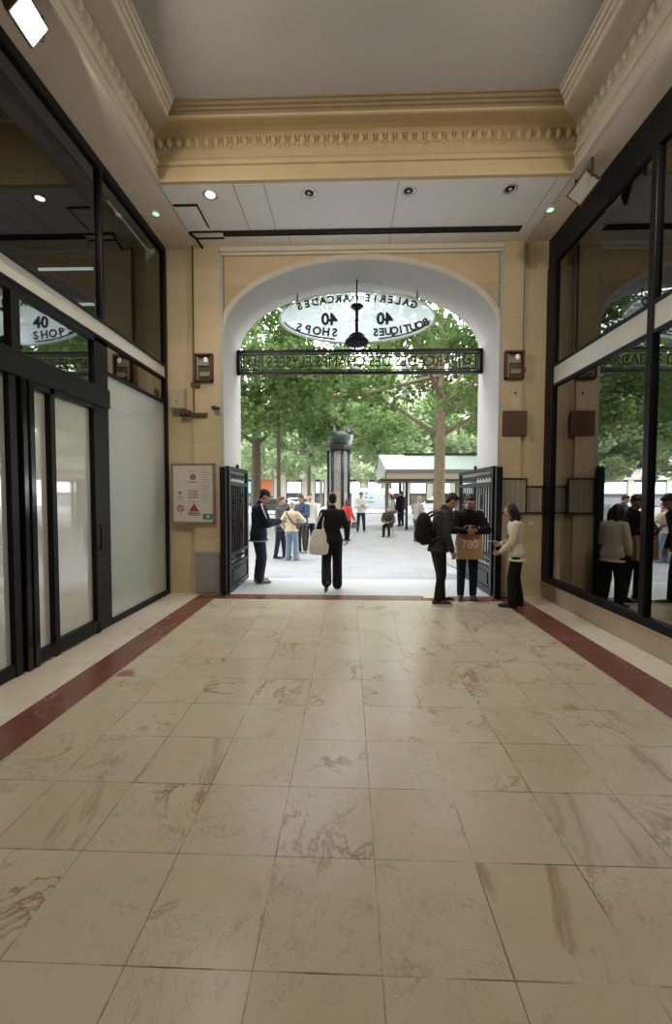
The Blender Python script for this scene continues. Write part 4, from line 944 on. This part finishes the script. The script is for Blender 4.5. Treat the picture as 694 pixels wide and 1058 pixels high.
    j = MB(); rings = [(hem, *[r for r in ((.098 if not fem else .10), .075)])]
    for z, rx, ry in torso:
        if z > hem+.02 and z < .83: rings.append((z, rx, ry))
    j.loft([ringpt(z, rx, ry, infl=i*(1.25 if n == 0 else 1)) for n, (z, rx, ry) in enumerate(rings)]+[ringpt(.842, .045, .038, infl=i*.4)])
    for s in (-1, 1):
        el, wr, fd, pn, curl = AR[s]
        j.ell(sho[s]-V3(s*.008*S,0,.006*S), (.039*S*inflate**.35,)*3); j.cap(sho[s]-V3(s*.004*S,0,.004*S), .0385*S*inflate**.35, el, .034*S*inflate**.45).cap(el, .0335*S*inflate**.45, el.lerp(wr, .93), .0245*S*inflate**.5)
    if collar: j.cap(neck+V3(0,0,-.012*S), .041*S, neck+V3(0,.002*S,.006*S), .038*S)
    tops = list(top)
    jk = blob(j, topname, tops[0], t, vx, 5)
    # ---- trousers
    wd = wide or (.056, .042, .034); q = MB(); q.loft([ringpt(z-.004, rx, ry, infl=.010) for z, rx, ry in torso[0:5]])
    for s in (-1, 1):
        kn, an, toe, pit = LG[s]; ae = an.lerp(kn, .02)
        q.cap(hipj[s]+V3(0,0,-.01*S), wd[0]*S, kn, wd[1]*S, 14).cap(kn, wd[1]*S, ae, wd[2]*S, 14)
    tr = blob(q, legname, legs, t, vx, 4)
    for s in (-1, 1):
        kn, an, toe, pit = LG[s]; fdv = Matrix.Rotation(toe, 3, 'Z') @ Matrix.Rotation(pit, 3, 'X') @ V3(0,1,0); upv = Matrix.Rotation(toe, 3, 'Z') @ Matrix.Rotation(pit, 3, 'X') @ V3(0,0,1)
        so_ = MB(); base = an-upv*.045*S
        so_.cap(base+upv*.026*S-fdv*.022*S, .0255*S, base+upv*.021*S+fdv*.075*S, .0205*S, 12).cap(base+upv*.021*S+fdv*.075*S, .0205*S, base+upv*.018*S+fdv*.108*S, .017*S, 12).cap(base+upv*.03*S-fdv*.01*S, .025*S, an, .025*S, 12)
        sh = blob(so_, 'shoe', shoe, t, max(.006, vx*.8), 2)
        for vtx in sh.data.vertices:
            dd = (vtx.co-base).dot(upv)
            if dd < .003*S: vtx.co += upv*(.003*S-dd)
        if sole:
            sl_ = MB(); sid = upv.cross(fdv); outl = [(-.050,.014),(-.043,.027),(0,.029),(.07,.028),(.115,.021),(.134,0),(.115,-.021),(.07,-.028),(0,-.029),(-.043,-.027),(-.050,-.014)]
            sl_.prism(outl, lambda u, v: base+fdv*u*S+sid*v*S, lambda u, v: base+fdv*u*S+sid*v*S+upv*.015*S); sl_.build('sole', sole, sh)
    # ---- hair
    hr = MB()
    if hairstyle in ('short', 'bun', 'long', 'bob', 'cap'):
        hr.ell(HP(0,-.014,.022), (.049*S,.054*S,.054*S), 18, 12, rot)
        if hairstyle in ('short', 'cap'): hr.ell(HP(0,.022,.050), (.040*S,.026*S,.018*S), 14, 8, rot); hr.ell(HP(0,-.034,-.012), (.040*S,.026*S,.034*S), 14, 8, rot)
        if hairstyle == 'bun': hr.ell(HP(0,-.046,.046), (.027*S,.027*S,.026*S), 14, 10, rot); hr.ell(HP(0,-.034,-.008), (.040*S,.028*S,.036*S), 14, 8, rot)
        if hairstyle in ('long', 'bob'):
            dn = .24 if hairstyle == 'long' else .05
            for s in (-1, 1): hr.cap(HP(s*.040,.002,.012), .020*S, HP(s*.046,.004,-.06), .018*S).cap(HP(s*.046,.004,-.06), .018*S, HP(s*.05,.018,-.06)+V3(0,.012*S,-dn*.8*S), .011*S)
            for k in (-.6, 0, .6): hr.cap(HP(k*.05,-.042,.0), .027*S, HP(k*.06,-.045,-.05), .026*S).cap(HP(k*.06,-.045,-.05), .026*S, HP(k*.07,-.045,-.05)+V3(0,-.012*S,-dn*S), .014*S)
        blob(hr, 'hair', hair, t, max(.006, vx*.8), 3)
    if hairstyle == 'cap':
        cp = MB(); cp.ell(HP(0,-.010,.034), (.052*S,.060*S,.046*S), 18, 12, rot); cp.loft([[HP(.045*math.cos(a), .02+.075*math.sin(a), .030+zz-.012*math.sin(a)) for a in np.linspace(.1, math.pi-.1, 10)] for zz in (0, .006)])
        blob(cp, 'cap', extra.get('cap', NAVYC), t, .006, 2)
    W = Matrix.Translation(t.location) @ Matrix.Rotation(heading, 4, 'Z')
    return dict(t=t, S=S, W=W, AR=AR, sho=sho, HP=HP, LG=LG, tl=tl, neck=neck, jk=jk)
def held(P, name, label, cat, p_local, group=None):     # something a person carries: its own top-level thing, turned with the person
    w_ = P['W'] @ Vector(p_local); return thing(name, label, cat, w_, P['t'].rotation_euler.z, group)
def phone(P, label, tilt=.6, dy=.0):
    c = (P['AR'][-1][1]+P['AR'][-1][2]*.06*P['S']+P['AR'][1][1]+P['AR'][1][2]*.06*P['S'])/2
    t = held(P, 'phone', label, 'phone', c+V3(0, dy, .02))
    M = XF((0,0,0), tilt); b = MB().box(-.037, .037, -.075, .075, -.004, .004); b.v = [tuple(M@Vector(p)) for p in b.v]; b.build('case', PHONE, t, bevel=.003)
    b = MB().box(-.033, .033, -.068, .068, .004, .005); b.v = [tuple(M@Vector(p)) for p in b.v]; b.build('screen', mat('phone_screen', (.10,.12,.14), .1), t); return t

# the man with the backpack (bows his head to the right)
P = person('man with black backpack and dark jacket bowing his head towards his companion', (1.36, 6.27), R(-82), 1.72, (CHAR,), KBLK, SHOEB, SKIN2, HAIRB, 'short', lean=.055, bow=.62, hem=.47,
    arms={1: dict(w=(.14,.075,.49), n=(-1,0,0), curl=.9), -1: dict(w=(-.13,.06,.50), curl=.7)}, feet={-1: dict(a=(-.045,.06,.045)), 1: dict(a=(.055,-.02,.045))}, sole=SOLEW, inflate=1.25, voxel=.008)
S = P['S']
t = held(P, 'backpack', 'round black backpack worn by the man in the dark jacket', 'backpack', V3(0, -.17, .80*S-.02))
b = MB(); b.ell((0,-.055,-.20), (.165,.125,.255), 18, 12).ell((0,-.13,-.27), (.13,.07,.14), 14, 10).ell((0,-.02,-.30), (.15,.12,.15), 14, 10); blob(b, 'pack', KBLK, t, .01, 3)
b = MB().tube([(-.09,-.19,-.10),(-.05,-.192,-.06),(.05,-.192,-.06),(.09,-.19,-.10)], .006, 6); b.build('zip', LEATHER, t)
MB().box(-.03, .03, -.205, -.195, -.24, -.17).build('patch', GREYM, t, bevel=.003)
for s in (-1, 1):
    MB().tube([(s*.11,-.0,-.02),(s*.11,.08,.045),(s*.105,.19,.06),(s*.105,.30,-.02),(s*.115,.30,-.17),(s*.13,.20,-.30),(s*.13,.02,-.36)], .018, 8).build('shoulder_strap', LEATHER, t, smooth=True)
# the man with the paper bag (looks down at a phone)
P = person('man in dark coat holding a kraft paper bag and looking down at a phone', (1.90, 6.62), R(172), 1.70, (KBLK,), DKDENIM, SHOEB, SKIN2, HAIRB, 'short', lean=.01, bow=.5, turn=.25, hem=.40, inflate=1.45,
    arms={1: dict(w=(.030,.20,.655), p=(1,-.2,-.8), f=(-.8,.5,.15), n=(0,-.3,1), curl=.9), -1: dict(w=(-.055,.20,.655), p=(-1,-.2,-.8), f=(.8,.5,.15), n=(0,-.3,1), curl=.9)}, voxel=.008, feet={-1: dict(a=(-.06,.0,.045)), 1: dict(a=(.055,.02,.045))})
phone(P, 'black phone held by the man with the paper bag', .7)
t = held(P, 'paper_bag', 'brown kraft paper bag with white printed number hanging before the dark coat', 'bag', V3(.0, .26, .68))
MB().loft([[(-.185,-.05,0),(.185,-.05,0),(.185,.055,0),(-.185,.055,0)],[(-.19,-.05,.2),(.19,-.05,.2),(.19,.055,.2),(-.19,.055,.2)],[(-.188,-.02,.44),(.188,-.02,.44),(.188,.03,.44),(-.188,.03,.44)]]).build('bag_body', KRAFT, t, bevel=.006)
tb = MB(); MM = Matrix.Translation((0, .058, .23)) @ Matrix.Rotation(math.pi, 4, 'Z') @ Matrix.Rotation(R(90), 4, 'X')
tb.text('780', .17, MM, .003); tb.build('printed_number', mat('white_print', (.70,.68,.62), .6), t)
for yy in (-.018, .028): MB().tube([(-.08,yy,.43),(-.075,yy-.005,.49),(-.045,-.03,.515),(.045,-.03,.515),(.075,yy-.005,.49),(.08,yy,.43)], .006, 6).build('handle', KRAFT, t, smooth=True)
# the woman in the white jacket
P = person('woman with long dark hair and ivory jacket standing by the right window', (2.50, 6.13), R(68), 1.545, (IVORY,), KBLK, SHOEB, SKIN, HAIRB, 'long', lean=.02, bow=.35, turn=.15, hem=.455, fem=True, inflate=1.25,
    arms={1: dict(w=(.04,.15,.60), p=(.5,-.6,-1), f=(-.3,1,.15), n=(-1,0,.4), curl=.8), -1: dict(w=(-.06,.145,.53), p=(-.6,-.5,-1), f=(.25,1,-.5), n=(1,0,.3), curl=.8)}, wide=(.055,.045,.041), voxel=.008, feet={-1: dict(a=(-.05,.04,.045)), 1: dict(a=(.06,-.03,.045), toe=25)})
S = P['S']
b = MB(); b.loft([[V3(x*.045*S*w_, (P['tl'](z)+.068+dy)*S, z*S) for x, dy in ((-1,0),(0,.010),(1,0),(1,-.02),(-1,-.02))] for z, w_ in ((.47,1),(.6,.8),(.72,.9),(.81,.5))]); b.build('dark_top', KBLK, P['t'], smooth=True)
a = P['AR'][1]; t = held(P, 'phone', 'pale phone held by the woman in the ivory jacket', 'phone', a[1]+a[2]*.10+V3(0,.0,.03)); MB().box(-.036, .036, -.06, .08, -.004, .004).build('case', WHITEC, t, bevel=.003); MB().box(-.032, .032, -.055, .075, .004, .005).build('screen', PHONE, t)
# the woman in black with the tote bag
P = person('woman in black with a hair bun walking out into the street', (-.285, 7.12), R(4), 1.70, (KBLK,), KBLK, SHOEB, SKIN, HAIRB, 'bun', hem=.5, fem=True, inflate=1.15, turn=.15, wide=(.058,.050,.052),
    arms={-1: dict(w=(-.155,.07,.50)), 1: dict(w=(.155,.06,.52), curl=.8)}, feet={1: dict(a=(.055,.05,.045)), -1: dict(a=(-.06,-.17,.115), pitch=-45)}, voxel=.008)
S = P['S']
t = held(P, 'tote_bag', 'white canvas tote bag hanging from the shoulder of the woman in black', 'bag', V3(-.235, -.085, .36*S+.02))
b = MB(); b.loft([[V3(math.cos(a)*rx, math.sin(a)*ry, z) for a in np.linspace(0, 2*math.pi, 24, endpoint=False)] for z, rx, ry in ((0,.10,.04),(.02,.155,.07),(.15,.18,.085),(.30,.15,.06),(.42,.10,.03),(.44,.085,.02))]); blob(b, 'bag_body', CANVAS, t, .012, 3)
for s in (-1, 1): MB().tube([(s*.06,-.0,.42),(.02+s*.05,-.01,.55),(.075+s*.025,.03,.72),(.095+s*.01,.085,.795)], .011, 6).build('handle', CANVAS, t, smooth=True)
# the man in the cap
P = person('man in navy cap and navy jacket with a white sleeve stripe beside the left gate', (-1.70, 7.66), R(-68), 1.77, (NAVYC,), DKDENIM, SHOEG, SKIN2, HAIRB, 'cap', lean=.015, bow=.4, hem=.455, inflate=2.1, extra=dict(cap=NAVYC),
    arms={1: dict(w=(.06,.21,.66), p=(.45,-.5,-1), f=(-.3,1,.1), n=(-1,0,.5), curl=.9), -1: dict(w=(-.04,.21,.65), p=(-.5,-.5,-1), f=(.3,1,.1), n=(1,0,.5), curl=.9)}, wide=(.064,.05,.044), voxel=.008)
S = P['S']; el, wr = P['AR'][1][0], P['AR'][1][1]; sh = P['sho'][1]; o = V3(.043*S, 0, .008*S)
up_ = [P['neck']+V3(.05*S,0,-.015*S), sh+V3(.012*S,0,.046*S), sh+V3(.05*S,-.002*S,.01*S), sh.lerp(el,.5)+V3(.041*S,0,.012*S), el+V3(.036*S,-.004,.012*S), el.lerp(wr,.35)+V3(.031*S,0,.018*S), el.lerp(wr,.85)+V3(.022*S,0,.016*S)]
MB().tube(up_, [.012]*7, 8).build('sleeve_stripe', STRIPEW, P['t'], smooth=True)
hm = MB(); hm.loft([[V3(math.cos(a)*(.132)*S, (P['tl'](z)+math.sin(a)*.109)*S, z*S) for a in np.linspace(0, 2*math.pi, 24, endpoint=False)] for z in (.450, .462)]); hm.build('pale_hem', GREYM, P['t'], smooth=True)
phone(P, 'phone held out by the man in the navy cap', .5)
# the group outside on the left
P = person('person in grey jacket and dark trousers standing behind the man in the cap', (-1.80, 10.67), R(-100), 1.62, (GREYC,), DKDENIM, SHOEB, SKIN, HAIRBR, 'short', bow=.1, hem=.45, inflate=1.3, voxel=.012, face=False,
    arms={1: dict(w=(.05,.17,.62), p=(.5,-.5,-1), curl=.8), -1: dict(w=(-.05,.17,.62), p=(-.5,-.5,-1), curl=.8)}, feet={-1: dict(a=(-.05,.06,.045)), 1: dict(a=(.05,-.06,.045))})
P = person('fair haired person in cream sweater and wide blue jeans seen from behind', (-1.45, 10.36), R(-12), 1.50, (CREAMC,), DENIM, SHOEG, SKIN, HAIRG, 'short', bow=.15, hem=.50, fem=True, inflate=1.5, wide=(.060,.050,.050), voxel=.010, feet={-1: dict(a=(-.068,0,.045)), 1: dict(a=(.068,.03,.045))}, face=False, topname='sweater', legname='jeans',
    arms={1: dict(w=(.13,.12,.66), p=(1,-.4,-.6), curl=.8), -1: dict(w=(-.17,.05,.55), curl=.7)})
S = P['S']; t = held(P, 'shoulder_strap_bag', 'dark strap and small bag worn across the cream sweater', 'bag', V3(.14, .0, .58*S)); w0 = Vector((.14, 0, .58*S))
b = MB(); pts = [V3(-.085,-.02,.83)*S, V3(-.06,-.085,.80)*S, V3(0,-.105,.71)*S, V3(.075,-.085,.63)*S, V3(.125,-.02,.60)*S]
b.tube([p-w0 for p in pts], .016, 8).build('strap', LEATHER, t, smooth=True); MB().ell((.02,.03,-.02), (.04,.08,.06)).build('pouch', LEATHER, t, smooth=True)
P = person('person in navy jacket and olive trousers facing the arch in the left group', (-1.34, 11.8), R(150), 1.70, (STEEL,), OLIVE, SHOEG, SKIN, HAIRBR, 'short', bow=.3, turn=-.4, hem=.46, inflate=1.3, voxel=.012, face=False,
    arms={1: dict(w=(.07,.17,.66), p=(.6,-.4,-1), curl=.8), -1: dict(w=(-.06,.17,.66), p=(-.6,-.4,-1), curl=.8)})
phone(P, 'phone held by the person in the navy jacket', .6)
P = person('person half hidden behind the navy jacket with pale sleeves', (-1.22, 12.6), R(-160), 1.72, (WHITEJ,), DKDENIM, SHOEB, SKIN, HAIRBR, 'short', hem=.47, inflate=1.2, voxel=.014, face=False)
P = person('person in red jacket with dark trousers walking past the column', (-.06, 14.6), R(-40), 1.53, (REDC,), KBLK, SHOEB, SKIN, HAIRBR, 'bob', hem=.50, fem=True, inflate=1.4, voxel=.014, face=False,
    arms={1: dict(w=(.15,.10,.52), curl=.8), -1: dict(w=(-.15,-.03,.50))}, feet={-1: dict(a=(-.05,.10,.05)), 1: dict(a=(.05,-.12,.07), pitch=-25)})
t = held(P, 'handbag', 'grey handbag carried by the person in red', 'bag', V3(.21, .16, .50)); b = MB().loft([[(-.05,-.15,0),(.05,-.15,0),(.05,.15,0),(-.05,.15,0)],[(-.03,-.11,.22),(.03,-.11,.22),(.03,.11,.22),(-.03,.11,.22)]]); b.build('bag_body', GREYC, t, bevel=.015)
MB().tube([(0,-.08,.21),(0,-.05,.30),(0,.05,.30),(0,.08,.21)], .01, 6).build('handle', LEATHER, t, smooth=True)
P = person('person in white shirt and dark trousers facing the arch with hands together', (.55, 18.5), R(188), 1.82, (WHITEJ,), DKDENIM, SHOEG, SKIN2, HAIRB, 'short', bow=.35, hem=.49, inflate=1.5, voxel=.015, face=False, topname='shirt', sole=SOLEW,
    arms={1: dict(w=(.03,.16,.67), p=(.7,-.3,-1), f=(-.7,.6,.2), curl=.8), -1: dict(w=(-.03,.16,.67), p=(-.7,-.3,-1), f=(.7,.6,.2), curl=.8)}, feet={-1: dict(a=(-.085,0,.045), toe=20), 1: dict(a=(.085,.02,.045), toe=20)})
P = person('person in dark clothes seated on a folding chair on the promenade', (1.64, 16.8), R(160), 1.62, (OLIVE,), KBLK, SHOEB, SKIN, HAIRBR, 'short', lean=.06, bow=.3, hem=.46, hips=.30, inflate=1.5, voxel=.015, face=False,
    arms={1: dict(w=(.07,.22,.37), p=(.6,-.4,-1), curl=.8), -1: dict(w=(-.07,.22,.37), p=(-.6,-.4,-1), curl=.8)}, feet={-1: dict(a=(-.07,.24,.045)), 1: dict(a=(.07,.24,.045))})
t = held(P, 'folding_chair', 'pale folding chair under the seated person on the promenade', 'chair', V3(0, 0, 0)); CHW = mat('chair_frame', (.40,.38,.33), .5)
MB().box(-.22, .22, -.20, .24, .36, .385).build('seat', CHW, t, bevel=.01); MB().box(-.22, .22, -.24, -.21, .55, .85).build('backrest', CHW, t, bevel=.01)
for x in (-.2, .2):
    MB().bar((x,-.225,.85), (x,.22,0), .025, .025).build('leg', CHW, t); MB().bar((x*1.08,.2,.37), (x*1.08,-.26,0), .025, .025).build('leg', CHW, t)
P = person('person in pale top standing behind the seated person', (2.40, 22.9), R(120), 1.72, (WHITEJ,), STEEL, SHOEG, SKIN, HAIRBR, 'bob', hem=.47, inflate=1.3, voxel=.016, face=False, fem=True)
P = person('tall person in long black coat by the kiosk corner', (2.85, 22.4), R(20), 1.92, (KBLK,), KBLK, SHOEB, SKIN, HAIRB, 'short', hem=.34, inflate=1.5, voxel=.016, face=False)
P = person('grey haired person in light grey top beyond the backpack', (2.45, 14.8), R(-60), 1.64, (fab('light_grey_cloth', (.33,.32,.31)),), GREYC, SHOEG, SKIN, HAIRG, 'short', lean=.04, bow=.2, hem=.47, inflate=1.3, voxel=.014, face=False,
    arms={1: dict(w=(.10,.18,.60), p=(.5,-.5,-1)), -1: dict(w=(-.10,.16,.60), p=(-.5,-.5,-1))})
